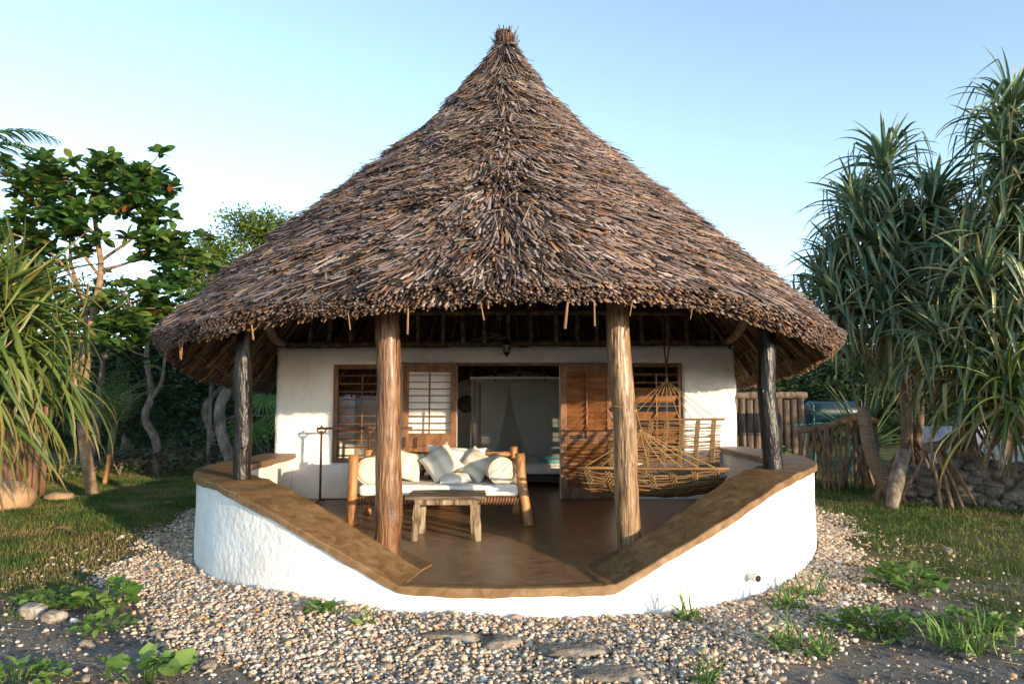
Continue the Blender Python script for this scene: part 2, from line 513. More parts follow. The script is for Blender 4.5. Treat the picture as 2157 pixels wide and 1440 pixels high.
class MB:
    def __init__(s):
        s.v, s.f, s.n = [], [], 0

    def add(s, v, f):
        v = np.asarray(v, float).reshape(-1, 3)
        s.v.append(v)
        s.f += [tuple(int(i) + s.n for i in q) for q in f]
        s.n += len(v)
        return s

    def box(s, x0, x1, y0, y1, z0, z1):
        v = [(x0, y0, z0), (x1, y0, z0), (x1, y1, z0), (x0, y1, z0), (x0, y0, z1), (x1, y0, z1), (x1, y1, z1), (x0, y1, z1)]
        return s.add(v, [(0, 3, 2, 1), (4, 5, 6, 7), (0, 1, 5, 4), (1, 2, 6, 5), (2, 3, 7, 6), (3, 0, 4, 7)])

    def obox(s, c, size, rot):
        """box of given size about c, turned by the matrix rot"""
        h = np.array(size) / 2
        v = np.array([(x, y, z) for z in (-1, 1) for (x, y) in ((-1, -1), (1, -1), (1, 1), (-1, 1))], float) * h
        v = v @ np.array(rot.to_3x3()).T + np.array(c)
        return s.add(v, [(0, 3, 2, 1), (4, 5, 6, 7), (0, 1, 5, 4), (1, 2, 6, 5), (2, 3, 7, 6), (3, 0, 4, 7)])

    def tube(s, pts, rad, n=10, wob=0.0, wfreq=4.0, seed=0, sub=1):
        p = np.asarray(pts, float)
        r = np.full(len(p), rad, float) if np.isscalar(rad) else np.asarray(rad, float)
        if sub > 1:
            t = np.arange(len(p))
            tt = np.linspace(0, len(p) - 1, (len(p) - 1) * sub + 1)
            if len(p) > 2:                                    # Catmull-Rom through the points
                q = np.vstack([2 * p[0] - p[1], p, 2 * p[-1] - p[-2]])
                k = np.minimum(tt.astype(int), len(p) - 2)
                u = (tt - k)[:, None]
                a, b, c, d = q[k], q[k + 1], q[k + 2], q[k + 3]
                pn = 0.5 * (2 * b + (c - a) * u + (2 * a - 5 * b + 4 * c - d) * u ** 2 + (3 * b - a - 3 * c + d) * u ** 3)
            else:
                pn = np.stack([np.interp(tt, t, p[:, i]) for i in range(3)], 1)
            r = np.interp(tt, t, r)
            p = pn
        m = len(p)
        T = np.gradient(p, axis=0)
        T /= np.linalg.norm(T, axis=1)[:, None] + 1e-9
        up = np.array([0, 0, 1.0]) if abs(T[0][2]) < 0.9 else np.array([1.0, 0, 0])
        N = np.zeros_like(p)
        nn = np.cross(T[0], up)
        for i in range(m):
            nn = nn - T[i] * nn.dot(T[i])
            nn /= np.linalg.norm(nn) + 1e-9
            N[i] = nn
        B = np.cross(T, N)
        a = np.arange(n) * 2 * math.pi / n
        V = p[:, None, :] + r[:, None, None] * (np.cos(a)[None, :, None] * N[:, None, :] + np.sin(a)[None, :, None] * B[:, None, :])
        V = V.reshape(-1, 3)
        if wob:
            C = np.repeat(p, n, axis=0)
            d = V - C
            k = 1 + wob * (vnoise(V * wfreq, seed) + 0.5 * vnoise(V * wfreq * 2.7, seed + 5))
            V = C + d * k[:, None]
        f = []
        for i in range(m - 1):
            for j in range(n):
                j2 = (j + 1) % n
                f.append((i * n + j, i * n + j2, (i + 1) * n + j2, (i + 1) * n + j))
        f.append(tuple(range(n - 1, -1, -1)))
        f.append(tuple((m - 1) * n + j for j in range(n)))
        return s.add(V, f)

    def lathe(s, c, prof, n=16, axis='Z'):
        a = np.arange(n) * 2 * math.pi / n
        V = []
        for r, h in prof:
            for t in a:
                q = (r * math.cos(t), r * math.sin(t), h)
                V.append({'Z': q, 'X': (q[2], q[0], q[1]), 'Y': (q[0], q[2], q[1])}[axis])
        V = np.array(V) + np.array(c)
        f = []
        for i in range(len(prof) - 1):
            for j in range(n):
                j2 = (j + 1) % n
                f.append((i * n + j, i * n + j2, (i + 1) * n + j2, (i + 1) * n + j))
        f.append(tuple(range(n - 1, -1, -1)))
        f.append(tuple((len(prof) - 1) * n + j for j in range(n)))
        return s.add(V, f)

    def build(s, name, mat, parent=None, smooth=False, bevel=0.0, kind=None, origin=None):
        return obj(name, np.vstack(s.v), s.f, mat, parent, smooth, kind, bevel, origin)


def prisms(P0, P1, N, W, T, cols, parent, name, mat, kind='stuff', flare=1.0, mid=None):
    """many straight stalks as one mesh: root P0, tip P1, N the way up, W width, T thickness, one colour each"""
    A = P1 - P0
    A /= np.linalg.norm(A, axis=1)[:, None] + 1e-9
    Sd = np.cross(A, N)
    Sd /= np.linalg.norm(Sd, axis=1)[:, None] + 1e-9
    U = np.cross(Sd, A)
    n = len(P0)
    V = np.zeros((n, 8, 3))
    k = 0
    for P, f in ((P0, 0.7), (P1, flare)):
        for sx, su in ((-1, -0.5), (1, -0.5), (0.75, 0.5), (-0.75, 0.5)):
            V[:, k] = P + Sd * (W * 0.5 * sx * f)[:, None] + U * (T * su)[:, None]
            k += 1
    F = np.array([(4, 5, 6, 7), (0, 1, 5, 4), (1, 2, 6, 5), (2, 3, 7, 6), (3, 0, 4, 7)])
    faces = (np.arange(n)[:, None, None] * 8 + F[None]).reshape(-1, 4)
    base = np.array(wloc(parent)) if parent is not None else np.zeros(3)
    me = make_mesh(name, V.reshape(-1, 3) - base, faces, mat)
    c = np.repeat(cols, 8, axis=0).reshape(n, 8, 3)
    col_attr(me, c.reshape(-1, 3))
    return link(name, me, parent, kind)


ICO_V = []
_t = (1 + 5 ** 0.5) / 2
for a_, b_ in ((-1, _t), (1, _t), (-1, -_t), (1, -_t)):
    ICO_V.append((a_, b_, 0))
for a_, b_ in ((-1, _t), (1, _t), (-1, -_t), (1, -_t)):
    ICO_V.append((0, a_, b_))
for a_, b_ in ((_t, -1), (_t, 1), (-_t, -1), (-_t, 1)):
    ICO_V.append((a_, 0, b_))
ICO_V = np.array(ICO_V) / math.sqrt(1 + _t * _t)
ICO_F = np.array([(0, 11, 5), (0, 5, 1), (0, 1, 7), (0, 7, 10), (0, 10, 11), (1, 5, 9), (5, 11, 4), (11, 10, 2), (10, 7, 6), (7, 1, 8),
                  (3, 9, 4), (3, 4, 2), (3, 2, 6), (3, 6, 8), (3, 8, 9), (4, 9, 5), (2, 4, 11), (6, 2, 10), (8, 6, 7), (9, 8, 1)])


def subdiv(V, F):
    V = [tuple(v) for v in V]
    cache = {}

    def mid(a, b):
        k = (min(a, b), max(a, b))
        if k not in cache:
            m = np.array(V[a]) + np.array(V[b])
            V.append(tuple(m / np.linalg.norm(m)))
            cache[k] = len(V) - 1
        return cache[k]
    G = []
    for a, b, c in F:
        x, y, z = mid(a, b), mid(b, c), mid(c, a)
        G += [(a, x, z), (b, y, x), (c, z, y), (x, y, z)]
    return np.array(V), np.array(G)


ICO2 = subdiv(ICO_V, ICO_F)
ICO3 = subdiv(*ICO2)


def rock_mesh(name, size, seed, mat, amp=0.28, freq=1.6, lod=2, flat_top=None):
    V, F = (ICO2 if lod == 2 else ICO3)
    k = 1 + amp * vnoise(V * freq + seed * 3.1, seed) + amp * 0.4 * vnoise(V * freq * 2.6 + seed, seed + 3)
    P = V * k[:, None]
    if flat_top:
        P[:, 2] = np.minimum(P[:, 2], flat_top + 0.1 * vnoise(V * 4 + seed, seed))
    return make_mesh(name, P * np.array(size), np.asarray(F), mat, smooth=lod == 3)


# ------------------------------------------------------------------ the lie of the land
PC = np.array([-0.07, 9.3])                     # centre of the round veranda
GRAVEL = np.array([(-4.9, 11.2), (-4.76, 9.72), (-4.15, 7.6), (-3.35, 6.1), (-2.75, 5.35), (-1.75, 4.72), (-1.25, 4.35), (-1.2, 3.7), (1.6, 3.7), (1.65, 4.4),
                   (2.2, 5.0), (3.0, 5.9), (3.85, 7.6), (4.45, 10.1), (4.6, 11.5)])


def in_poly(P, poly):
    x, y = P[:, 0], P[:, 1]
    c = np.zeros(len(P), bool)
    j = len(poly) - 1
    for i in range(len(poly)):
        xi, yi = poly[i]
        xj, yj = poly[j]
        c ^= ((yi > y) != (yj > y)) & (x < (xj - xi) * (y - yi) / (yj - yi + 1e-12) + xi)
        j = i
    return c


def dist_poly(P, poly):
    d = np.full(len(P), 1e9)
    for i in range(len(poly)):
        a, b = poly[i], poly[(i + 1) % len(poly)]
        ab = b - a
        t = np.clip(((P - a) @ ab) / (ab @ ab), 0, 1)
        d = np.minimum(d, np.linalg.norm(P - (a + t[:, None] * ab), axis=1))
    return d


def gh(x, y):
    x = np.atleast_1d(np.asarray(x, float))
    y = np.atleast_1d(np.asarray(y, float))
    p = np.stack([x * 0.5, y * 0.5, x * 0], 1)
    h = 0.028 * vnoise(p, 3) + 0.012 * vnoise(p * 3.3, 4)
    h += 0.10 * np.clip((x - 1.6) / 1.6, 0, 1) * np.clip((y - 6.0) / 1.5, 0, 1)
    h += 0.055 * np.exp(-((x + 1.8) ** 2 + (y - 6.2) ** 2) / 0.6)
    h += 0.03 * np.exp(-((x + 0.35) ** 2 + (y - 5.5) ** 2) / 0.12)
    far = np.clip((np.hypot(x, y - 9) - 9) / 8, 0, 1)
    return h * (1 - far) + 0.15 * far * (x > 0)


def gh1(x, y):
    return float(gh(x, y)[0])


def lawn_mask(x, y):
    p = np.stack([x * 0.9, y * 0.9, x * 0], 1)
    n = vnoise(p, 21) * 0.55 + vnoise(p * 3, 22) * 0.35
    P = np.stack([x, y], 1)
    d = np.where(in_poly(P, GRAVEL), -1, 1) * dist_poly(P, GRAVEL)
    near = np.clip((y - (5.9 + 0.12 * x * np.sign(x))) / 1.2, -1, 1)
    k = np.clip(d * 1.4, -1, 1) * 0.8 + near * 0.9 + n * 0.8 - 0.4
    return np.clip(k * 1.3 + 0.4, 0, 1)


def build_ground():
    xs = np.concatenate([-np.geomspace(12, 900, 16)[::-1], np.linspace(-11.9, 11.9, 130), np.geomspace(12, 900, 16)])
    ys = np.concatenate([-np.geomspace(8, 600, 10)[::-1], np.linspace(-7.8, 22, 150), np.geomspace(22.2, 900, 18)])
    X, Y = np.meshgrid(xs, ys)
    x, y = X.ravel(), Y.ravel()
    z = gh(x, y) - 0.02
    n, m = len(xs), len(ys)
    i, j = np.meshgrid(np.arange(n - 1), np.arange(m - 1))
    a = (j * n + i).ravel()
    F = np.stack([a, a + 1, a + 1 + n, a + n], 1)
    me = make_mesh('ground', np.stack([x, y, z], 1), F, M['ground'], smooth=True)
    flt_attr(me, lawn_mask(x, y), 'lawn')
    P = np.stack([x, y], 1)
    flt_attr(me, np.clip(0.5 + np.where(in_poly(P, GRAVEL), 1, -1) * dist_poly(P, GRAVEL) * 2.5, 0, 1), 'bed')
    link('ground', me, None, 'structure')


build_ground()

PEBBLE = np.array([(0.48, 0.38, 0.28), (0.41, 0.33, 0.26), (0.54, 0.46, 0.37), (0.44, 0.29, 0.175), (0.34, 0.27, 0.21), (0.60, 0.54, 0.46),
                   (0.37, 0.21, 0.115), (0.28, 0.25, 0.23), (0.48, 0.36, 0.245)])


def build_gravel():
    n = 270000
    P = np.stack([rng.uniform(-5.0, 4.7, n), rng.uniform(3.7, 11.5, n)], 1)
    inside = in_poly(P, GRAVEL)
    d = dist_poly(P, GRAVEL) * np.where(inside, 1, -1)
    pn = np.stack([P[:, 0] * 1.6, P[:, 1] * 1.6, P[:, 0] * 0], 1)
    edge = d + 0.28 * vnoise(pn, 31) + 0.12 * vnoise(pn * 3, 32)
    keep = (rng.random(n) < np.clip(0.12 + edge * 2.6, 0.02, 1)) & (edge > -1.1)
    r = np.hypot(P[:, 0] - PC[0], P[:, 1] - PC[1])
    keep &= (r > 3.68) | (P[:, 1] > 10.2)
    keep &= ~((np.abs(P[:, 0]) < 3.75) & (P[:, 1] > 9.2))
    keep &= rng.random(n) < np.clip(1.25 - 0.06 * P[:, 1], 0.5, 1)
    # bare spots where flat rock shows
    for cx, cy, rx, ry in ((-0.33, 5.16, 0.32, 0.10), (0.42, 4.86, 0.27, 0.12), (0.62, 4.50, 0.26, 0.11)):
        keep &= (((P[:, 0] - cx) / rx) ** 2 + ((P[:, 1] - cy) / ry) ** 2 > 0.8) | (rng.random(n) < 0.10)
    P = P[keep]
    n = len(P)
    s = np.exp(rng.normal(math.log(0.0114), 0.38, n))
    s = np.clip(s, 0.008, 0.036)
    V = np.repeat(ICO_V[None], n, 0) * (1 + rng.normal(0, 0.19, (n, 12, 1)))
    sc = np.stack([s * rng.uniform(0.9, 1.45, n), s * rng.uniform(0.7, 1.0, n), s * rng.uniform(0.5, 0.85, n)], 1)
    V *= sc[:, None, :]
    a = rng.uniform(0, 2 * math.pi, n)
    b = rng.normal(0, 0.35, n)
    ca, sa, cb, sb = np.cos(a), np.sin(a), np.cos(b), np.sin(b)
    x, y, z = V[..., 0], V[..., 1], V[..., 2]
    y, z = y * cb[:, None] - z * sb[:, None], y * sb[:, None] + z * cb[:, None]
    x, y = x * ca[:, None] - y * sa[:, None], x * sa[:, None] + y * ca[:, None]
    zz = gh(P[:, 0], P[:, 1]) - 0.012 + np.abs(rng.normal(0, 0.010, n)) + s * 0.3
    V = np.stack([x + P[:, 0, None], y + P[:, 1, None], z + zz[:, None]], 2)
    F = (np.arange(n)[:, None, None] * 12 + ICO_F[None]).reshape(-1, 3)
    me = make_mesh('gravel', V.reshape(-1, 3), F, M['stone_chip'])
    c = 1.1 * PEBBLE[rng.choice(len(PEBBLE), n, p=[.19, .14, .14, .11, .09, .11, .06, .08, .08])] * np.clip(rng.normal(0.95, 0.16, (n, 1)), 0.5, 1.3)
    col_attr(me, np.repeat(c, 12, axis=0))
    g = link('gravel', me, None, 'stuff')
    tag(g, 'bed of tan and grey limestone chippings ringing the round white veranda', 'gravel')


build_gravel()


def build_grass(name, label, n, box, seed, hmin, hmax, dens, cols):
    r = np.random.default_rng(seed)
    P = np.stack([r.uniform(box[0], box[1], n), box[2] + (box[3] - box[2]) * r.random(n) ** 1.35], 1)
    m = lawn_mask(P[:, 0], P[:, 1])
    pn = np.stack([P[:, 0] * 1.3, P[:, 1] * 1.3, P[:, 0] * 0], 1)
    patch = vnoise(pn, seed) * 0.6 + vnoise(pn * 3.1, seed + 1) * 0.4
    k = r.random(n) < np.clip(m * dens + patch * 0.55 * m, 0, 1) * (m > 0.12)
    inhouse = (np.abs(P[:, 0]) < 3.72) & (P[:, 1] > 5.6)
    k &= ~inhouse & ~in_poly(P, GRAVEL)
    k &= np.abs(P[:, 0]) / P[:, 1] < 0.82
    P, patch = P[k], patch[k]
    n = len(P)
    h = r.uniform(hmin, hmax, n) * (1 + 0.5 * patch)
    wd = r.uniform(0.0022, 0.0042, n) * (1 + P[:, 1] * 0.06)
    a = r.uniform(0, 2 * math.pi, n)
    lean = r.uniform(0.1, 0.9, n)
    z = gh(P[:, 0], P[:, 1]) - 0.022
    d = np.stack([np.cos(a), np.sin(a)], 1)
    sd = np.stack([-np.sin(a), np.cos(a)], 1)
    V = np.zeros((n, 5, 3))
    V[:, 0, :2], V[:, 1, :2] = P - sd * wd[:, None], P + sd * wd[:, None]
    V[:, 0, 2] = V[:, 1, 2] = z
    mdp = P + d * (h * lean * 0.35)[:, None]
    V[:, 2, :2], V[:, 3, :2] = mdp - sd * wd[:, None] * 0.7, mdp + sd * wd[:, None] * 0.7
    V[:, 2, 2] = V[:, 3, 2] = z + h * 0.62
    V[:, 4, :2] = P + d * (h * lean)[:, None]
    V[:, 4, 2] = z + h * np.clip(1.05 - lean * 0.35, 0.5, 1)
    o = np.arange(n)[:, None] * 5
    F = np.concatenate([o + np.array([[0, 1, 3]]), o + np.array([[0, 3, 2]]), o + np.array([[2, 3, 4]])], 0)
    me = make_mesh(name, V.reshape(-1, 3), F, M['grass'])
    cols = np.array(cols)
    dry = np.clip(0.36 - patch * 0.75 + r.normal(0, 0.13, n), 0, 0.99)
    ix = np.minimum((dry * len(cols)).astype(int), len(cols) - 1)
    c = cols[ix] * r.uniform(0.7, 1.25, (n, 1))
    col_attr(me, np.repeat(c, 5, axis=0))
    tag(link(name, me, None, 'stuff'), label, 'grass')


GC = [(0.075, 0.125, 0.030), (0.11, 0.155, 0.038), (0.16, 0.175, 0.048), (0.23, 0.19, 0.07), (0.30, 0.215, 0.10)]
build_grass('lawn_grass', 'short patchy lawn left of the veranda', 260000, (-13.5, -2.3, 4.4, 19.5), 41, 0.03, 0.075, 0.9, GC)
build_grass('rough_grass', 'rough weedy grass right of the gravel', 150000, (1.6, 11.0, 4.3, 17.0), 43, 0.025, 0.075, 0.5, GC)

# ------------------------------------------------------------------ the bungalow
FLOOR = 0.225
WALLY = 10.9
house = thing('bungalow', 'round white bungalow with conical thatched roof and open veranda', 'house', (-0.1, 9.8, 0))

TL = ([0, 13, 18, 24, 31.5, 41, 48, 63, 180], [.232, .236, .385, .545, .705, .845, .90, .90, .90])
TR = ([0, 14, 17, 21, 27.5, 35.5, 42.5, 49.5, 58, 180], [.232, .240, .33, .44, .60, .785, .91, .985, 1.0, 1.0])


def path_pts(side, r_in, r_out):
    """stations along the parapet from the entrance round to the house: (angle, inner xy, outer xy)"""
    out = []
    for th in np.concatenate([np.arange(12.8, 90, 1.0), [90]]):
        t = R(th) * side
        d = np.array([math.sin(t), -math.cos(t)])
        out.append((th, PC + d * r_in, PC + d * r_out))
    a_in, a_out = out[-1][1], out[-1][2]
    for y in np.linspace(9.3, WALLY + 0.04, 14)[1:]:
        u = (y - 9.3) / (WALLY - 9.3)
        out.append((90 + 30 * u, np.array([a_in[0] + side * 0.05 * u, y]), np.array([a_out[0] + side * -0.04 * u, y])))
    return out


def ztop(th, side):
    return float(np.interp(abs(th), *(TL if side < 0 else TR)))


def sweep(st, section, name, mat, smooth=True, wob=0.0, parent=house):
    V, F = [], []
    k = None
    for th, pi, po, zt in st:
        sec = section(th, pi, po, zt)
        k = len(sec)
        V += sec
    V = np.array(V)
    if wob:
        n = vnoise(V * np.array([3.2, 3.2, 3.2]), 8) + 0.6 * vnoise(V * 9.0, 9) + 0.35 * vnoise(V * 19.0, 10)
        c = V[:, :2] - PC
        c /= np.linalg.norm(c, axis=1)[:, None] + 1e-9
        V[:, :2] += c * (n * wob)[:, None]
    for i in range(len(st) - 1):
        for j in range(k):
            j2 = (j + 1) % k
            F.append((i * k + j, i * k + j2, (i + 1) * k + j2, (i + 1) * k + j))
    F.append(tuple(range(k - 1, -1, -1)))
    F.append(tuple((len(st) - 1) * k + j for j in range(k)))
    return obj(name, V, F, mat, parent, smooth)


CAPT = 0.075


def stations(r_in, r_out, r_front):
    L = [(-th, a, b, ztop(th, -1)) for th, a, b in path_pts(-1, r_in, r_out)][::-1]
    Rr = [(th, a, b, ztop(th, 1)) for th, a, b in path_pts(1, r_in, r_out)]
    Fm = []
    for th in np.linspace(-12.4, 12.4, 32):
        d = np.array([math.sin(R(th)), -math.cos(R(th))])
        Fm.append((th, PC + d * r_front, PC + d * r_out, 0.233))
    return L + Fm + Rr


def sec(th, pi, po, zt):
    zt = zt - CAPT + 0.035
    L = [(po[0], po[1], z) for z in np.linspace(-0.12, zt, 14)]
    L += [(pi[0], pi[1], z) for z in np.linspace(zt, max(min(zt - 0.02, FLOOR - 0.06), 0.1), 4)]
    return L


sweep(stations(3.20, 3.66, 3.4), sec, 'parapet', M['plaster'], wob=0.0045)


def csec(th, pi, po, zt):
    d = po - pi
    d = d / np.linalg.norm(d)
    b = 0.012
    zl = zt - CAPT + 0.006 * math.sin(th * 0.35) + 0.003 * math.sin(th * 1.3)
    hz = 0.004 * math.sin(th * 0.9 + 1) + 0.003 * math.sin(th * 0.31)
    zt = zt + hz * min(1, max(0, (abs(th) - 14) / 6))
    q = [(po - d * 0.02, zl), (po, zl + 0.012), (po, zt - b), (po - d * b * 0.35, zt - b * 0.35), (po - d * b, zt),
         (pi + (po - pi) * 0.5, zt + 0.003), (pi + d * b, zt), (pi, zt - b), (pi, zl)]
    return [(p[0], p[1], z) for p, z in q]


sweep(stations(3.155, 3.695, 3.56), csec, 'coping', M['cement'], smooth=False, wob=0.003)

# veranda floor slab
V, F = [], []
fa = np.concatenate([np.linspace(-90, -13.3, 48), np.linspace(-12.6, 12.6, 27), np.linspace(13.3, 90, 48)])
for t in fa:
    d = np.array([math.sin(R(t)), -math.cos(R(t))])
    for q in (PC, PC + d * 1.6, PC + d * (3.22 if abs(t) > 13 else 3.60)):
        V.append((q[0], q[1], FLOOR))
for i in range(len(fa) - 1):
    for j in range(2):
        F.append((i * 3 + j, i * 3 + j + 1, i * 3 + 4 + j, i * 3 + 3 + j))
k = len(V)
V += [(-3.31, 9.298, FLOOR), (3.17, 9.298, FLOOR), (3.22, WALLY + 0.02, FLOOR), (-3.36, WALLY + 0.02, FLOOR)]
F.append((k, k + 1, k + 2, k + 3))
obj('veranda_floor', V, F, M['floor'], house)
# cement pads that the ramps run out into, under the front posts
for side in (-1, 1):
    def pp(th, r):
        return PC + r * np.array([math.sin(R(th * side)), -math.cos(R(th * side))])
    poly = [np.array([0.69 * side - 0.02, 6.44]), np.array([1.12 * side - 0.02, 7.2])] + [pp(t, 3.17) for t in (38, 33, 28, 23, 18, 13.6)] + [pp(13.2, 3.69)]
    if side > 0:
        poly = poly[::-1]
    n = len(poly)
    V = [(p[0], p[1], FLOOR + 0.012) for p in poly] + [(p[0], p[1], FLOOR - 0.02) for p in poly]
    F = [tuple(range(n))[::-1], ] + [(i, (i + 1) % n, n + (i + 1) % n, n + i) for i in range(n)]
    obj('post_pad', V, F, M['cement'], house)

# drain spout through the right parapet
MB().tube([(2.05, 6.33, 0.165), (2.093, 6.210, 0.165)], 0.036, 14).build('drain_spout', M['pipe'], house)
MB().tube([(2.06, 6.30, 0.165), (2.095, 6.205, 0.165)], 0.027, 14).build('drain_shade_plug', M['bore_shade'], house)  # solid dark plug, its colour stands in for shade inside the pipe


# ---- plastered walls with openings
def wall_mesh(x0, x1, z0, z1, openings, y0, th, step=0.07, wob=0.007, seed=1):
    def lines(a, b, cuts):
        c = sorted(set([a, b] + [q for q in cuts if a < q < b]))
        r = []
        for p, q in zip(c[:-1], c[1:]):
            k = max(1, int(round((q - p) / step)))
            r += list(np.linspace(p, q, k + 1)[:-1])
        return np.array(r + [b])
    xs = lines(x0, x1, [q for o in openings for q in o[:2]])
    zs = lines(z0, z1, [q for o in openings for q in o[2:]])
    nx, nz = len(xs), len(zs)
    X, Z = np.meshgrid(xs, zs)
    P = np.stack([X.ravel(), np.full(X.size, y0), Z.ravel()], 1)
    n = vnoise(P * 3.0, seed) + 0.7 * vnoise(P * 8.0, seed + 1)
    front = P.copy()
    front[:, 1] += wob * n
    ed = (P[:, 0] == x0) | (P[:, 0] == x1)
    front[ed, 0] += 0.016 * vnoise(P[ed] * 7 + 3, seed + 2)
    tp = P[:, 2] == z1
    front[tp, 2] += 0.010 * vnoise(P[tp] * 6, seed + 4)
    back = front.copy()
    back[:, 1] = y0 + th
    V = np.vstack([front, back])
    N = nx * nz
    F = []
    edges = {}
    for j in range(nz - 1):
        for i in range(nx - 1):
            cx, cz = (xs[i] + xs[i + 1]) / 2, (zs[j] + zs[j + 1]) / 2
            if any(a < cx < b and c < cz < d for a, b, c, d in openings):
                continue
            a, b, c, d = j * nx + i, j * nx + i + 1, (j + 1) * nx + i + 1, (j + 1) * nx + i
            F.append((a, b, c, d))
            F.append((N + d, N + c, N + b, N + a))
            for e in ((a, b), (b, c), (c, d), (d, a)):
                k = (min(e), max(e))
                edges.setdefault(k, []).append(e)
    for k, l in edges.items():
        if len(l) == 1:
            a, b = l[0]
            F.append((b, a, N + a, N + b))
    used = np.unique(np.array([i for f in F for i in f]))
    mp = -np.ones(len(V), int)
    mp[used] = np.arange(len(used))
    return V[used], [tuple(mp[list(f)]) for f in F]


DOOR = (-0.845, 0.735, FLOOR - 0.05, 2.265)
WIN_L = (-2.74, -1.90, 0.755, 2.25)
WIN_R = (1.80, 2.61, 0.755, 2.275)
V, F = wall_mesh(-3.60, 3.41, 0.1, 2.50, [DOOR, WIN_L, WIN_R], WALLY, 0.22)
V[:, 2] += np.where(V[:, 2] > 2.4, (V[:, 0] + 3.6) / 7.0 * 0.035, 0)
obj('front_wall', V, F, M['plaster'], house, True)
for x0, x1 in ((-3.59, -3.38), (3.19, 3.40)):
    V, F = wall_mesh(WALLY + 0.225, 15.6, 0.0, 2.50, [], x0, 0.21, step=0.2)
    V = V[:, [1, 0, 2]]
    obj('side_wall', V, [f[::-1] for f in F], M['plaster'], house, True)
V, F = wall_mesh(-3.37, 3.18, 0.0, 2.50, [], 15.39, 0.21, step=0.3)
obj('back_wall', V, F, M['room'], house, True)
MB().box(-3.37, 3.18, WALLY + 0.01, 15.38, 0.05, FLOOR - 0.006).build('room_floor', M['floor'], house)


def frame(name, x0, x1, z0, z1, y0, y1, wd, mat, parent=house, bottom=True):
    o = MB()
    o.box(x0, x0 + wd, y0, y1, z0, z1)
    o.box(x1 - wd, x1, y0, y1, z0, z1)
    o.box(x0 + wd, x1 - wd, y0 + 0.003, y1 - 0.003, z1 - wd, z1 - 0.002)
    if bottom:
        o.box(x0 + wd, x1 - wd, y0 + 0.003, y1 - 0.003, z0 + 0.002, z0 + wd)
    return o.build(name, mat, parent, bevel=0.004)


# left window: open horizontal louvres
wl = frame('window', WIN_L[0] + 0.004, WIN_L[1] - 0.004, WIN_L[2] + 0.004, WIN_L[3] - 0.004, WALLY + 0.03, WALLY + 0.12, 0.065, M['door'])
for k in range(11):
    z = 0.86 + k * 0.122
    MB().obox((-2.32, WALLY + 0.075, z), (0.69, 0.075, 0.011), Matrix.Rotation(R(random.uniform(4, 9)), 3, 'X')).build('slat', M['slat'], wl)
MB().box(-2.30, -2.28, WALLY + 0.02, WALLY + 0.038, 0.95, 2.1).build('tilt_rod', M['door'], wl)
# right window: half closed louvres
wr = frame('window', WIN_R[0] + 0.004, WIN_R[1] - 0.004, WIN_R[2] + 0.004, WIN_R[3] - 0.004, WALLY + 0.03, WALLY + 0.12, 0.06, M['door'])
for k in range(11):
    z = 0.86 + k * 0.123
    tilt = [12, 8, 60, 55, 10, 62, 12, 66, 58, 10, 14][k]
    MB().obox((2.205, WALLY + 0.075, z), (0.68, 0.115, 0.012), Matrix.Rotation(R(-tilt), 3, 'X')).build('slat', M['slat'], wr)
MB().box(2.20, 2.22, WALLY + 0.012, WALLY + 0.03, 0.95, 2.1).build('tilt_rod', M['door'], wr)
# door lintel and sliding rail
MB().box(DOOR[0] - 0.02, DOOR[1] + 0.02, WALLY - 0.03, WALLY + 0.20, 2.235, 2.275).build('door_lintel', M['door'], house, bevel=0.005)
MB().box(-1.70, DOOR[0] - 0.03, WALLY - 0.10, WALLY - 0.02, 2.245, 2.27).build('door_rail', M['door'], house, bevel=0.003)
MB().box(DOOR[1] + 0.03, 1.56, WALLY - 0.10, WALLY - 0.02, 2.245, 2.27).build('door_rail', M['door'], house, bevel=0.003)


def shutter(x0, x1, lattice_lo, closed, zt=2.235):
    y0, y1 = WALLY - 0.105, WALLY - 0.06
    z0 = FLOOR + 0.012
    o = MB()
    wd = 0.092
    o.box(x0, x0 + wd, y0, y1, z0, zt)
    o.box(x1 - wd, x1, y0, y1, z0, zt)
    for a, b in ((zt - 0.105, zt - 0.002), (lattice_lo - 0.20, lattice_lo - 0.003), (z0 + 0.002, z0 + 0.16)):
        o.box(x0 + wd, x1 - wd, y0 + 0.003, y1 - 0.003, a, b)
    s = o.build('shutter', M['door'], house, bevel=0.004)
    a, b = x0 + wd + 0.003, x1 - wd - 0.003
    cx = (a + b) / 2
    n = 9 if not closed else 10
    for k in range(n):
        z = lattice_lo + (k + 0.5) * (zt - 0.105 - lattice_lo) / n
        t = 58 if closed else 5
        h = (zt - 0.105 - lattice_lo) / n * 1.12 if closed else 0.05
        MB().obox((cx, (y0 + y1) / 2, z), (b - a, h, 0.011), Matrix.Rotation(R(-t if closed else random.uniform(-3, 7)), 3, 'X')).build('slat', M['slat'], s)
    n = 5
    for k in range(n):
        dz = (lattice_lo - 0.20 - (z0 + 0.16)) / n
        z = z0 + 0.16 + (k + 0.5) * dz
        if closed:
            for q in (-0.25, 0.25):
                MB().obox((cx, (y0 + y1) / 2 + 0.004, z + q * dz), (b - a, dz * 0.55, 0.011), Matrix.Rotation(R(-60), 3, 'X')).build('slat', M['slat'], s)
        else:
            MB().box(a, b, y0 + 0.012, y1 - 0.012, z - dz / 2 + 0.003, z + dz / 2 - 0.003).build('panel_board', M['door'], s, bevel=0.003)
    MB().box(cx - 0.013, cx + 0.013, y0 - 0.028, y0 - 0.008, lattice_lo - (0.02 if not closed else 0.12), zt - 0.12).build('tilt_rod', M['door'], s, bevel=0.003)
    return s


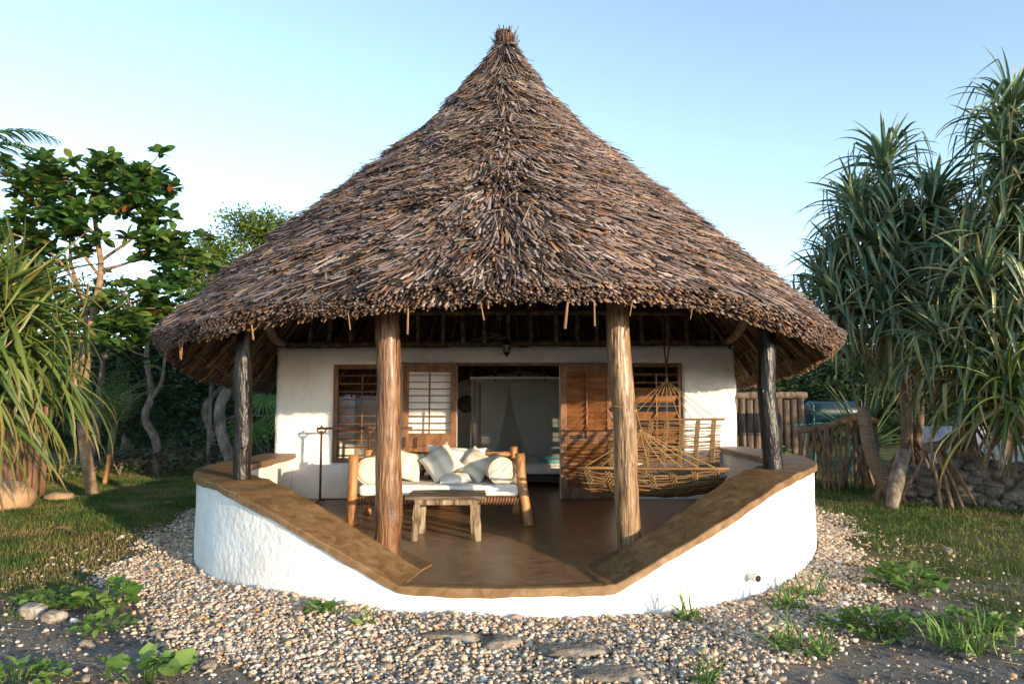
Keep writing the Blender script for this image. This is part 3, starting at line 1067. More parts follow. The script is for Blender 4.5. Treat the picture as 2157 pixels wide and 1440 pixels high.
shl = shutter(-1.655, -0.835, 1.21, False)
shr = shutter(0.735, 1.525, 1.25, True)
for x in (-1.615, -1.435):
    MB().tube([(x, WALLY - 0.105, 1.14), (x, WALLY - 0.15, 1.135), (x, WALLY - 0.15, 1.00), (x, WALLY - 0.105, 0.995)], 0.010, 6).build('handle', M['black_iron'], shl)
MB().box(0.90, 1.05, WALLY - 0.125, WALLY - 0.106, 1.13, 1.175).build('latch', M['bed_wood'], shr)

# ---- posts
POSTS = [(-1.145, 6.64, 0.118, M['post'], FLOOR, 3.15, -0.02), (1.06, 6.62, 0.108, M['post_pale'], FLOOR, 3.15, -0.07),
         (-2.70, 7.20, 0.086, M['post_dark'], 0.88, 2.95, 0.0), (2.66, 7.36, 0.093, M['post_dark'], 0.96, 2.98, -0.03)]
for k, (x, y, r, mt, z0, z1, lean) in enumerate(POSTS):
    zz = np.linspace(z0 - 0.06, z1, 26)
    u = (zz - z0) / (z1 - z0)
    px = x + lean * u + 0.014 * np.sin(u * 5 + k) + 0.008 * np.sin(u * 13 + 2 * k)
    py = y + 0.012 * np.cos(u * 4 + k)
    rr = r * (1.04 - 0.10 * u + 0.025 * np.sin(u * 9 + k * 2))
    post = MB().tube(np.stack([px, py, zz], 1), rr, 26, wob=0.05, wfreq=7, seed=k, sub=3)
    p = post.build('post', mt, house, True)
    p['label'] = ['thick red-brown varnished log post by the day bed', 'pale golden varnished log post beside the hammock',
                  'slim blackened log post on the far coping by the lawn', 'slim blackened log post on the coping by the pandanus'][k]
    for q in range(6 if k < 2 else 4):                       # knots and stubs of cut branches
        z = z0 + (z1 - z0) * random.uniform(0.12, 0.75)
        a = random.uniform(-2.9, -0.3)
        i = int(np.argmin(abs(zz - z)))
        d = np.array([math.cos(a), math.sin(a), 0])
        c = np.array([px[i], py[i], z]) + d * rr[i] * 0.86
        K = MB().add(ICO2[0] * np.array([0.022, 0.022, 0.05]) * random.uniform(0.5, 1.0) + c, ICO2[1])
        K.build('knot', mt, p, True)

# ---- roof
RC = np.array([-0.1, 9.8])
PR = np.array([(0.06, 6.86), (0.17, 6.66), (0.60, 6.0), (1.28, 5.17), (1.69, 4.79), (2.28, 4.26), (3.15, 3.44), (3.70, 2.91), (4.16, 2.40), (4.32, 2.22)])
PS = np.concatenate([[0], np.cumsum(np.hypot(np.diff(PR[:, 0]), np.diff(PR[:, 1])))])
SMAX = PS[-1]


def roof_dz(th):
    d = np.degrees(th)
    l = np.interp(np.abs(d), [0, 25, 42, 64, 80, 95, 115, 180], [.28, .27, .13, .04, -.04, -.18, -.36, -.42])
    r = np.interp(np.abs(d), [0, 25, 42, 64, 80, 95, 115, 180], [.28, .30, .22, .08, -.04, -.15, -.26, -.34])
    return np.where(d < 0, l, r)


def roof_pt(th, s, off):
    """point on the roof: angle th from the front, s down the slope from the top, off out from the surface"""
    r = np.interp(s, PS, PR[:, 0])
    z = np.interp(s, PS, PR[:, 1])
    k = np.clip((s - 0.0) / SMAX, 0, 1.1)
    z = z + roof_dz(th) * k ** 3
    nr, nz = 0.72, 0.69
    r2 = (r + nr * off) * (1 - 0.029 * np.clip(np.sin(th), 0, 1))
    st = np.where(np.cos(th) < 0, 1.5, 1.0)
    sag = 0.05 * np.sin(th * 5 + 0.6) * k ** 2
    P = np.stack([RC[0] + r2 * np.sin(th), RC[1] - r2 * np.cos(th) * st, z + nz * off + sag], -1)
    q = P.reshape(-1, 3)
    lump = (0.045 * vnoise(q * np.array([1.5, 1.5, 2.2]), 71) + 0.03 * vnoise(q * np.array([4.0, 4.0, 6.0]), 72)).reshape(P.shape[:-1]) * (off > -0.14)
    return P + lump[..., None] * np.stack([0.7 * np.sin(th), -0.7 * np.cos(th), 0.7 + 0 * th], -1)


def roof_nrm(th):
    return np.stack([0.72 * np.sin(th), -0.72 * np.cos(th), np.full_like(th, 0.69)], -1)


# the closed body of the roof, under the stalks
ths = np.linspace(-math.pi, math.pi, 97)[:-1]
ss = np.linspace(0.02, SMAX - 0.06, 30)
nt_, ns_ = len(ths), len(ss)
rings = [(s, -0.05) for s in ss] + [(s, -0.17) for s in ss[::-1]]
V = np.concatenate([roof_pt(ths, np.full(nt_, s), o) for s, o in rings])
F = []
for i in range(len(rings)):
    for j in range(nt_):
        a, b = i * nt_ + j, i * nt_ + (j + 1) % nt_
        i2 = (i + 1) % len(rings)
        F.append((a, b, i2 * nt_ + (j + 1) % nt_, i2 * nt_ + j))
V[:, :] += 0.012 * vnoise(V * 6, 51)[:, None] * np.array([0.7, 0.7, 0.7])
roof = obj('roof', V, F, M['thatch_core'], house, True)

TH_PAL = np.array([(0.125, 0.094, 0.090), (0.18, 0.142, 0.137), (0.138, 0.073, 0.044), (0.205, 0.118, 0.067), (0.033, 0.023, 0.019), (0.265, 0.22, 0.20), (0.066, 0.041, 0.031), (0.11, 0.095, 0.105), (0.014, 0.011, 0.011)])


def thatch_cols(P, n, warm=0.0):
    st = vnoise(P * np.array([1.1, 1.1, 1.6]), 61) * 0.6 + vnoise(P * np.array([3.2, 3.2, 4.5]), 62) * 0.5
    gap_shade = np.exp(-((P[:, 0] - RC[0] - 0.12 * np.sin(P[:, 2] * 2.1)) / (0.30 + 0.16 * (7 - P[:, 2]) / 5)) ** 2) * np.clip((P[:, 2] - 2.9) / 0.7, 0, 1) * (P[:, 1] < RC[1])  # cut ends and shade in the gaps, put into the front centre colour
    dark = np.clip(0.24 + st * 0.55 + gap_shade * 0.62, 0, 1)
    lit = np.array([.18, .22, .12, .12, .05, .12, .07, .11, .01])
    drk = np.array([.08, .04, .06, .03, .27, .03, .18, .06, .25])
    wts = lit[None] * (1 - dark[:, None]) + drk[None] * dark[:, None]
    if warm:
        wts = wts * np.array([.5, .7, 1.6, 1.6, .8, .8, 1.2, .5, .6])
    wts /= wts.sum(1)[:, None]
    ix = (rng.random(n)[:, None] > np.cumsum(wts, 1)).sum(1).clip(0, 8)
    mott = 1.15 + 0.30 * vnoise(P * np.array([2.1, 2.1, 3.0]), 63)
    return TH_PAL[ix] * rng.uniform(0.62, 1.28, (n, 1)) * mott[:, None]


def bias_yaw(th):
    return np.sign(th) * 0.58 * (1 - np.exp(-np.abs(th) / 0.14)) * np.exp(-np.abs(th) / 1.3)


def stalks(n, th_rng, s_rng, wrange, lrange, name, course=0.15, lift=(0.0, 0.075), yaw=0.16, outrange=(0.0, 0.02), warm=0.0, trange=(0.006, 0.012)):
    th = rng.uniform(th_rng[0], th_rng[1], n)
    u = rng.random(n)
    s0, s1 = s_rng
    r0, r1 = np.interp([s0, s1], PS, PR[:, 0])
    r = np.sqrt(r0 ** 2 + (r1 ** 2 - r0 ** 2) * u)
    s = np.interp(r, PR[:, 0], PS)
    if course:
        wave = 0.06 * np.sin(th * 9) + 0.05 * np.sin(th * 23 + 1) + 0.03 * np.sin(th * 51)
        q = np.round((s + wave) / course) * course - wave
        s = q + rng.normal(0, course * 0.17, n)
    s = np.clip(s, 0.1, SMAX + 0.05)
    L = rng.uniform(*lrange, n)
    W = rng.uniform(*wrange, n)
    T = rng.uniform(*trange, n)
    sr = np.clip(s - L, 0.02, None)
    rr = np.interp(s, PS, PR[:, 0])
    pc_ = roof_pt(th, s, np.zeros(n))
    tuft = vnoise(pc_ * np.array([3.3, 3.3, 4.5]), 81) + 0.7 * vnoise(pc_ * 8.0, 82)
    yw = rng.normal(0, yaw * 0.75, n) + bias_yaw(th) + 0.24 * tuft
    tl = np.clip(0.5 + 0.6 * vnoise(pc_ * np.array([3.0, 3.0, 7.0]), 83) + 0.45 * vnoise(pc_ * 9.0, 84), 0, 1.3)
    dth = np.clip(L * np.tan(np.clip(yw, -1.1, 1.1)) / np.maximum(rr, 0.35), -0.8, 0.8)
    o = rng.uniform(*outrange, n)
    P1 = roof_pt(th + dth * 0.5, s, o + lift[0] + (lift[1] - lift[0]) * np.clip(0.75 * tl + rng.normal(0.2, 0.25, n), 0, 1.6))
    P0 = roof_pt(th - dth * 0.5, sr, o - 0.045)
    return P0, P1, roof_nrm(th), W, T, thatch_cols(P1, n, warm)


FR = 1.95
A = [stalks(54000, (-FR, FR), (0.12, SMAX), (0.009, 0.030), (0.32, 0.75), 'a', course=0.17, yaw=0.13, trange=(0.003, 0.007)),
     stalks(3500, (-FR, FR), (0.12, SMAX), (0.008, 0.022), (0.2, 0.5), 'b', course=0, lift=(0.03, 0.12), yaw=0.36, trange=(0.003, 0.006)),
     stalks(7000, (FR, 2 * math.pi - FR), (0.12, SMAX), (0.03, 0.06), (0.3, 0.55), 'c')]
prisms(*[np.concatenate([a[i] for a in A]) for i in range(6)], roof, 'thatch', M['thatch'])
# the cut ends that make up the thickness of the eave
n = 11000
th = rng.uniform(-2.35, 2.35, n)
o = -0.16 + 0.20 * rng.random(n) ** 0.8
s = SMAX + rng.normal(-0.01, 0.028, n) + 0.05 * np.sin(th * 17) * rng.random(n) - np.abs(o + 0.05) * 0.2
P1 = roof_pt(th + rng.normal(0, 0.008, n) + bias_yaw(th) * 0.03, s, o)
P0 = roof_pt(th, s - rng.uniform(0.2, 0.4, n), o * 0.9 - 0.01)
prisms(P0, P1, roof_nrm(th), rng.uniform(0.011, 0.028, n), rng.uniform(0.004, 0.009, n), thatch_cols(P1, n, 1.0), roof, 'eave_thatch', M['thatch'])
# underside
n = 10000
th = rng.uniform(-2.5, 2.5, n)
s = SMAX - rng.random(n) ** 1.2 * 3.4
P1 = roof_pt(th + rng.normal(0, 0.02, n), s, -0.182 + rng.normal(0, 0.006, n))
P0 = roof_pt(th, s - rng.uniform(0.3, 0.7, n), -0.178 + rng.normal(0, 0.006, n))
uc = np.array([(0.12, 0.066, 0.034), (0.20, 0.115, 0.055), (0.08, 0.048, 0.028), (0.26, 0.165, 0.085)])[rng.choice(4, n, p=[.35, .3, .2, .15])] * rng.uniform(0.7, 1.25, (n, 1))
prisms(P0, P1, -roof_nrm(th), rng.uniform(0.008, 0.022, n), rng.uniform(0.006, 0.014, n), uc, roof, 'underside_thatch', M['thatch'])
# loose pale straws lying across the slope
n = 230
th = rng.normal(0.08, 0.40, n)
s = rng.uniform(0.8, SMAX - 0.1, n)
L = rng.uniform(0.2, 0.75, n)
yw = rng.normal(0, 0.75, n)
c = roof_pt(th, s, 0.06)
P0 = roof_pt(th - L * np.sin(yw) / (2 * np.maximum(np.interp(s, PS, PR[:, 0]), 0.5)), s - L * np.cos(yw) / 2, 0.05)
P1 = roof_pt(th + L * np.sin(yw) / (2 * np.maximum(np.interp(s, PS, PR[:, 0]), 0.5)), s + L * np.cos(yw) / 2, rng.uniform(0.06, 0.12, n))
sc = np.array([(0.24, 0.20, 0.16), (0.20, 0.175, 0.16), (0.28, 0.21, 0.13)])[rng.choice(3, n)] * rng.uniform(0.7, 1.15, (n, 1))
prisms(P0, P1, roof_nrm(th), rng.uniform(0.004, 0.009, n), np.full(n, 0.005), sc, roof, 'loose_straw', M['thatch'])
# single stalks that have slipped and hang from the eave
for k, (thd, L, wd) in enumerate([(-10, 0.15, 0.02), (-2, 0.08, 0.014), (7.5, 0.17, 0.026), (10.5, 0.15, 0.018), (-31, 0.07, 0.02), (23, 0.05, 0.010),
                                  (-49, 0.12, 0.016), (-50.5, 0.10, 0.02), (61, 0.1, 0.015), (-62, 0.1, 0.014), (-17, 0.09, 0.012), (15, 0.07, 0.012)]):
    t = np.array([R(thd)])
    p = roof_pt(t, np.array([SMAX - 0.02]), -0.12)[0]
    q = p + np.array([0.03 * math.sin(k * 2.1), -0.02, -L - 0.06])
    prisms(p[None], q[None], np.array([[0, -1.0, 0.1]]), np.array([wd]), np.array([0.006]), np.array([[0.27, 0.15, 0.07]]), roof, 'hanging_stalk', M['thatch'], kind=None)
# finial: the frayed stub at the peak
fp = MB().tube([(RC[0], RC[1], 6.5), (RC[0] + 0.01, RC[1], 6.72), (RC[0] - 0.015, RC[1], 6.88), (RC[0] - 0.02, RC[1] - 0.01, 6.965)], [0.14, 0.095, 0.085, 0.098], 14, wob=0.16, wfreq=14, seed=4, sub=3)
fp.build('finial', M['rope_dark'], roof, True)
n = 420
th = rng.uniform(-math.pi, math.pi, n)
r = rng.uniform(0.07, 0.13, n)
z0 = rng.uniform(6.50, 6.82, n)
hh = rng.uniform(0.08, 0.22, n)
fl = rng.normal(0.02, 0.035, n)
P0 = np.stack([RC[0] + r * np.sin(th), RC[1] - r * np.cos(th), z0], 1)
P1 = np.stack([RC[0] + (r + fl) * np.sin(th), RC[1] - (r + fl) * np.cos(th), np.minimum(z0 + hh, 6.99)], 1)
prisms(P0, P1, np.stack([np.sin(th), -np.cos(th), np.zeros(n)], 1), rng.uniform(0.008, 0.02, n), np.full(n, 0.006), TH_PAL[rng.choice([2, 4, 6, 6, 4, 3], n)], roof, 'finial_fibre', M['thatch'])

# roof poles
for k in range(44):
    t = -math.pi + (k + 0.5) * 2 * math.pi / 44
    tt = np.full(7, t)
    sv = np.linspace(0.5, SMAX - 0.25, 7)
    P = roof_pt(tt, sv, -0.225)
    MB().tube(P, np.linspace(0.02, 0.034, 7), 7, wob=0.08, wfreq=5, seed=k).build('rafter', M['pole'], roof, True)
for k, s in enumerate((2.9, 3.3, 3.7, 4.1, 4.5, 4.9, 5.3, 5.7, 6.05)):
    t = np.linspace(-2.6, 2.6, 70)
    P = roof_pt(t, np.full(70, s) + 0.02 * np.sin(t * 11 + k), -0.192)
    MB().tube(P, 0.011, 5).build('purlin', M['pole'], roof, True)
# wall plate, struts and tie beams
MB().tube([(-3.7, WALLY + 0.06, 2.555), (-1.6, WALLY + 0.08, 2.56), (0.3, WALLY + 0.06, 2.575), (2.0, WALLY + 0.08, 2.585), (3.5, WALLY + 0.07, 2.60)], [0.05, 0.055, 0.05, 0.055, 0.05], 10, wob=0.08, seed=3, sub=5).build('wall_plate', M['pole'], house, True)
MB().tube([(-3.3, WALLY - 0.02, 3.03), (0.2, WALLY, 3.05), (3.2, WALLY - 0.02, 3.03)], 0.04, 8, wob=0.08, seed=5, sub=6).build('upper_tie', M['pole'], house, True)
for k, x in enumerate(np.arange(-3.15, 3.2, 0.345)):
    x = x + random.uniform(-0.04, 0.04)
    top = 3.7 + 0.9 * (1 - abs(x) / 3.3)
    MB().tube([(x, WALLY + 0.01, 2.545), (x + random.uniform(-.05, .05), WALLY + 0.10, top)], [0.034, 0.03], 8, wob=0.07, seed=k, sub=6).build('strut', M['pole'], house, True)
MB().tube([(-2.72, 7.25, 2.80), (-2.95, 8.4, 2.66), (-3.25, 9.7, 2.54), (-3.5, 10.85, 2.56)], [0.07, 0.065, 0.06, 0.06], 10, wob=0.08, seed=8, sub=5).build('side_beam', M['pole'], house, True)
MB().tube([(2.66, 7.4, 2.86), (2.85, 8.5, 2.74), (3.1, 9.7, 2.62), (3.3, 10.85, 2.60)], [0.07, 0.065, 0.06, 0.06], 10, wob=0.08, seed=9, sub=5).build('side_beam', M['pole'], house, True)
MB().tube([(-2.74, 7.2, 2.88), (-2.0, 6.80, 2.98), (-1.14, 6.62, 3.02), (0.0, 6.50, 3.03), (1.03, 6.60, 3.03), (1.9, 6.9, 3.0), (2.68, 7.36, 2.9)], 0.06, 10, wob=0.08, seed=10, sub=5).build('ring_beam', M['pole'], house, True)

# ------------------------------------------------------------------ things on the veranda
# day bed
sofa = thing('day_bed', 'log framed day bed with corded seat behind the low table', 'day bed', (-0.9, 8.95, FLOOR))


def leg(name, pts, r, parent, mat, seed, n=12):
    return MB().tube(pts, r, n, wob=0.09, wfreq=8, seed=seed, sub=6).build(name, mat, parent, True)


leg('leg', [(-1.885, 8.56, FLOOR), (-1.895, 8.56, 0.6), (-1.885, 8.57, 1.04)], [0.062, 0.058, 0.06], sofa, M['sofa_leg'], 21)
leg('leg', [(0.195, 8.50, FLOOR), (0.165, 8.53, 0.42), (0.115, 8.56, 0.72), (0.095, 8.57, 1.06)], [0.062, 0.055, 0.058, 0.06], sofa, M['sofa_leg'], 22)
leg('leg', [(-1.88, 9.40, FLOOR), (-1.88, 9.41, 0.65), (-1.875, 9.40, 1.05)], 0.055, sofa, M['sofa_leg'], 23)
leg('leg', [(0.05, 9.40, FLOOR), (0.035, 9.40, 0.65), (0.02, 9.40, 1.09)], 0.055, sofa, M['sofa_leg'], 24)
leg('front_rail', [(-1.86, 8.58, 0.512), (-0.9, 8.575, 0.505), (0.13, 8.58, 0.512)], 0.042, sofa, M['sofa_leg'], 25)
leg('back_rail', [(-1.86, 9.40, 0.512), (0.03, 9.40, 0.512)], 0.042, sofa, M['sofa_leg'], 26)
leg('top_rail', [(-1.86, 9.40, 0.99), (0.02, 9.40, 0.995)], 0.03, sofa, M['sofa_leg'], 27)
leg('arm_rail', [(-1.885, 8.60, 0.90), (-1.88, 9.0, 0.91), (-1.875, 9.38, 0.92)], 0.034, sofa, M['sofa_leg'], 28)
leg('arm_rail', [(0.10, 8.60, 0.90), (0.06, 9.0, 0.91), (0.025, 9.38, 0.92)], 0.034, sofa, M['sofa_leg'], 29)
leg('side_rail', [(-1.885, 8.58, 0.51), (-1.88, 9.39, 0.51)], 0.04, sofa, M['sofa_leg'], 30)
leg('side_rail', [(0.14, 8.58, 0.51), (0.04, 9.39, 0.51)], 0.04, sofa, M['sofa_leg'], 31)
o = MB()
for k in range(54):                                            # cord lapped over the front and top rails
    x = -1.80 + k * 0.0352
    r = 0.050
    o.tube([(x + 0.012 * math.sin(a), 8.578 + r * math.cos(a), 0.508 + r * math.sin(a)) for a in np.linspace(0, 2 * math.pi, 9)], 0.0125, 5)
o.build('cord_lapping', M['rope_dark'], sofa, True)
o = MB()
for k in range(52):
    x = -1.80 + k * 0.0352
    o.tube([(x, 9.365, 1.01), (x, 9.435, 1.015), (x + 0.01, 9.41, 0.78), (x, 9.36, 0.52)], 0.0085, 4)
for k in range(9):
    z = 0.58 + k * 0.05
    o.tube([(-1.84, 9.395, z), (0.02, 9.395, z)], 0.008, 4)
o.build('corded_back', M['rope_dark'], sofa, True)


def soft_box(x0, x1, y0, y1, z0, z1, rad, seed, n=(36, 16, 6), amp=0.008):
    V, F = [], []
    nx, ny, nz = n
    idx = {}

    def vid(i, j, k):
        if (i, j, k) not in idx:
            p = np.array([x0 + (x1 - x0) * i / nx, y0 + (y1 - y0) * j / ny, z0 + (z1 - z0) * k / nz])
            c = np.clip(p, [x0 + rad, y0 + rad, z0 + rad], [x1 - rad, y1 - rad, z1 - rad])
            d = p - c
            l = np.linalg.norm(d)
            if l > 1e-6:
                p = c + d / l * min(l, rad)
            idx[(i, j, k)] = len(V)
            V.append(p)
        return idx[(i, j, k)]
    for i in range(nx):
        for j in range(ny):
            F.append((vid(i, j, nz), vid(i + 1, j, nz), vid(i + 1, j + 1, nz), vid(i, j + 1, nz)))
            F.append((vid(i, j + 1, 0), vid(i + 1, j + 1, 0), vid(i + 1, j, 0), vid(i, j, 0)))
    for i in range(nx):
        for k in range(nz):
            F.append((vid(i, 0, k), vid(i + 1, 0, k), vid(i + 1, 0, k + 1), vid(i, 0, k + 1)))
            F.append((vid(i, ny, k + 1), vid(i + 1, ny, k + 1), vid(i + 1, ny, k), vid(i, ny, k)))
    for j in range(ny):
        for k in range(nz):
            F.append((vid(0, j, k + 1), vid(0, j + 1, k + 1), vid(0, j + 1, k), vid(0, j, k)))
            F.append((vid(nx, j, k), vid(nx, j + 1, k), vid(nx, j + 1, k + 1), vid(nx, j, k + 1)))
    V = np.array(V)
    nrm = vnoise(V * 6, seed) + 0.6 * vnoise(V * 15, seed + 1)
    V[:, 2] += amp * nrm * (V[:, 2] - z0) / (z1 - z0)
    V[:, 1] += amp * 0.8 * vnoise(V * 7, seed + 2)
    return V, F


V, F = soft_box(-1.815, 0.085, 8.535, 9.34, 0.557, 0.69, 0.035, 71)
tag(obj('mattress', V, F, M['white_cloth'], None, True, origin=(-0.87, 8.93, 0.557)), 'thin white mattress lying on the log day bed', 'mattress')


def bolster(x, label, yaw):
    n = 28
    prof = [(0.015, 0.0), (0.08, -0.012), (0.13, -0.006), (0.158, 0.014), (0.168, 0.05), (0.170, 0.35), (0.168, 0.66), (0.158, 0.70), (0.12, 0.72), (0.02, 0.725)]
    b = MB().lathe((0, 0, 0), prof, n, 'Y')
    V = b.v[0]
    V = V * (1 + 0.025 * vnoise(V * 7, 5)[:, None])
    V[:, 2] *= np.where(V[:, 2] < 0, 0.93, 1.0)
    V = V @ np.array(Matrix.Rotation(yaw, 3, 'Z')).T
    o = make_mesh('bolster', V, b.f, M['cloth'], True)
    q = link('bolster', o)
    q.location = (x, 8.575, 0.69 + 0.155)
    tag(q, label, 'bolster', 'bolsters on the day bed')
    pts = [(0.160 * math.cos(a), -0.001 + 0.015, 0.160 * math.sin(a)) for a in np.linspace(0, 2 * math.pi, 33)]
    pb = MB().tube(pts, 0.006, 5)
    pv = pb.v[0] @ np.array(Matrix.Rotation(yaw, 3, 'Z')).T
    link('piping', make_mesh('piping', pv, pb.f, M['cloth'], True), q)
    return q


bolster(-0.115, 'round cream bolster at the right arm of the day bed', R(9))
bolster(-1.70, 'round cream bolster at the left arm of the day bed', R(-6))


def pillow(name, label, c, size, lean, roll, yaw, mat, seed, thick=0.11):
    n = 22
    V, F = [], []
    for side in (1, -1):
        for j in range(n + 1):
            for i in range(n + 1):
                u, v = -1 + 2 * i / n, -1 + 2 * j / n
                e = max((1 - abs(u) ** 2.4), 0) * max((1 - abs(v) ** 2.4), 0)
                pull = 1 - 0.10 * (1 - abs(u) ** 2) * abs(v) ** 3
                pull2 = 1 - 0.10 * (1 - abs(v) ** 2) * abs(u) ** 3
                V.append((u * size[0] / 2 * pull2, v * size[1] / 2 * pull, side * thick * e ** 0.55))
    V = np.array(V)
    V[:, 2] += 0.022 * vnoise(V * 8 + seed, seed) * (np.abs(V[:, 2]) / thick)
    V[:, :2] += 0.012 * np.stack([vnoise(V * 6 + seed, seed + 1), vnoise(V * 6 + seed, seed + 2)], 1)
    m = n + 1
    for s in (0, 1):
        b = s * m * m
        for j in range(n):
            for i in range(n):
                q = (b + j * m + i, b + j * m + i + 1, b + (j + 1) * m + i + 1, b + (j + 1) * m + i)
                F.append(q if s == 0 else q[::-1])
    me = make_mesh(name, V, F, mat, True)
    o = link(name, me)
    o.matrix_world = Matrix.Translation(c) @ Matrix.Rotation(yaw, 4, 'Z') @ Matrix.Rotation(math.pi / 2 - lean, 4, 'X') @ Matrix.Rotation(roll, 4, 'Z')
    tag(o, label, 'cushion', 'cushions on the day bed')
    return o


pillow('cushion', 'large striped cushion tipped on one corner, middle of the day bed', (-0.88, 8.93, 0.915), (0.43, 0.43), R(33), R(38), R(-6), M['stripe'], 3, 0.095)
pillow('cushion', 'striped cushion leaning beside the right bolster', (-0.455, 9.02, 0.88), (0.40, 0.40), R(30), R(62), R(-18), M['stripe'], 5, 0.09)
pillow('cushion', 'striped cushion half hidden by the red-brown post', (-1.33, 9.03, 0.875), (0.42, 0.40), R(26), R(-14), R(12), M['stripe'], 7, 0.09)
pillow('cushion', 'plain white cushion behind the striped ones on the day bed', (-0.72, 9.20, 0.915), (0.78, 0.40), R(20), R(-3), R(-2), M['white_cloth'], 9, 0.08)
pillow('cushion', 'plain white cushion lying flat in front of the large striped one', (-0.70, 8.80, 0.745), (0.42, 0.26), R(72), R(8), R(6), M['white_cloth'], 12, 0.05)

# low table
table = thing('low_table', 'weathered grey plank table in front of the day bed', 'table', (-0.70, 7.78, FLOOR))
for k, (a, b) in enumerate(((7.515, 7.655), (7.66, 7.85), (7.855, 8.035))):
    z = 0.652 + 0.003 * k
    o = MB()
    xs = np.linspace(-1.115 + 0.008 * k, -0.27 - 0.012 * k, 13)
    for i in range(12):
        pass
    V = []
    for x in xs:
        e = 0.004 * math.sin(x * 14 + k)
        V += [(x, a + e, z), (x, b + e * 0.4, z), (x, b + e * 0.4, z + 0.036 + 0.003 * math.sin(x * 9 + k)), (x, a + e, z + 0.036 + 0.003 * math.sin(x * 11))]
    F = [(0, 1, 2, 3), tuple(48 + q for q in (3, 2, 1, 0))]
    for i in range(12):
        for j in range(4):
            F.append((i * 4 + j, i * 4 + 4 + j, i * 4 + 4 + (j + 1) % 4, i * 4 + (j + 1) % 4))
    obj('plank', V, F, M['table_top'], table, bevel=0.004)
MB().box(-1.02, -0.355, 7.555, 7.60, 0.592, 0.650).build('apron', M['grey_wood'], table, bevel=0.006)
MB().box(-1.02, -0.355, 7.95, 7.99, 0.592, 0.650).build('apron', M['grey_wood'], table, bevel=0.006)
for x, y, dx, dy in ((-0.995, 7.58, -0.018, -0.02), (-0.37, 7.58, 0.018, -0.02), (-0.98, 7.97, -0.01, 0.02), (-0.43, 7.97, 0.01, 0.02)):
    V = []
    zs_ = np.linspace(FLOOR, 0.598, 7)
    for z in zs_:
        u = (0.598 - z) / 0.373
        h = 0.034 + 0.004 * math.sin(z * 30 + x * 7)
        cx, cy = x + dx * u, y + dy * u
        V += [(cx - h, cy - h * 0.9, z), (cx + h, cy - h * 0.9, z), (cx + h, cy + h * 0.9, z), (cx - h, cy + h * 0.9, z)]
    F = [(3, 2, 1, 0), (24, 25, 26, 27)]
    for i in range(6):
        for j in range(4):
            F.append((i * 4 + j, i * 4 + (j + 1) % 4, i * 4 + 4 + (j + 1) % 4, i * 4 + 4 + j))
    obj('leg', V, F, M['grey_wood'], table, bevel=0.006)

# iron rack
rack = thing('iron_rack', 'rusty iron rail rack standing in front of the left window', 'rack', (-2.4, 10.42, FLOOR))
for x in (-2.768, -2.075):
    MB().tube([(x, 10.42, FLOOR + 0.03), (x, 10.42, 1.255)], 0.017, 8).build('upright', M['iron'], rack, True)
    cup = [(x + 0.062 * math.cos(a), 10.42, 1.275 + 0.05 * math.sin(a)) for a in np.linspace(math.pi * 0.93, math.pi * 2.07, 12)]
    MB().tube(cup, 0.013, 8).build('saddle', M['iron'], rack, True)
    MB().add(ICO2[0] * 0.03 + np.array([x, 10.42, 1.232]), ICO2[1]).build('collar', M['iron'], rack, True)
    MB().add(ICO2[0] * 0.02 + np.array([x, 10.42, 1.315]), ICO2[1]).build('ball', M['iron'], rack, True)
    MB().tube([(x, 10.20, FLOOR + 0.018), (x, 10.42, FLOOR + 0.05), (x, 10.64, FLOOR + 0.018)], 0.018, 8, sub=4).build('foot', M['iron'], rack, True)
MB().tube([(-2.83, 10.42, 1.292), (-1.45, 10.42, 1.300)], 0.017, 8).build('top_rail', M['iron'], rack, True)
MB().tube([(-2.768, 10.42, FLOOR + 0.055), (-1.45, 10.42, FLOOR + 0.055)], 0.014, 8).build('bottom_rail', M['iron'], rack, True)

# hammock
ham = thing('hammock', 'cane hammock slung between the golden post and the roof', 'hammock', (1.6, 8.0, 0.74))
HP = np.array([(9.80, 1.43), (9.67, 1.25), (9.48, 1.05), (9.2, 0.87), (8.85, 0.74), (8.45, 0.675), (8.05, 0.685), (7.7, 0.75), (7.45, 0.86), (7.30, 0.992)])
hs = np.concatenate([[0], np.cumsum(np.hypot(*np.diff(HP, axis=0).T))])


def hp(s):
    return np.array([np.interp(s, hs, HP[:, 0]), np.interp(s, hs, HP[:, 1])])


def hx(s):
    u = s / hs[-1]
    return 1.42 + (0.70 - 1.42) * u, 2.82 + (2.12 - 2.82) * u


NST = 96
WARP = np.linspace(0.04, 0.96, 7)
for k in range(1, NST):
    s = hs[-1] * (k / NST) ** 0.86
    x0, x1 = hx(s)
    q = hp(s)
    dd = hp(min(s + 0.03, hs[-1])) - hp(max(s - 0.03, 0))
    nrm = np.array([-dd[1], dd[0]]) / (np.linalg.norm(dd) + 1e-9)
    pts = []
    tl_, tr_ = random.uniform(-0.014, 0.014), random.uniform(-0.014, 0.014)
    for u in np.linspace(-0.02 - random.uniform(0, 0.02), 1.02 + random.uniform(0, 0.02), 19):
        ph = math.cos(u * math.pi * 7 + math.pi * (k % 2)) * 0.010
        j = 0.006 * math.sin(u * 9 + k * 1.7) + tl_ * (1 - u) + tr_ * u
        sag = -(0.016 + 0.05 * s / hs[-1]) * math.sin(math.pi * u)
        pts.append((x0 + (x1 - x0) * u, q[0] + nrm[0] * ph, q[1] + nrm[1] * ph + j + sag))
    st_ = MB().tube(pts, random.uniform(0.006, 0.010), 5)
    st_.build('stick', M['cane'], ham, True)
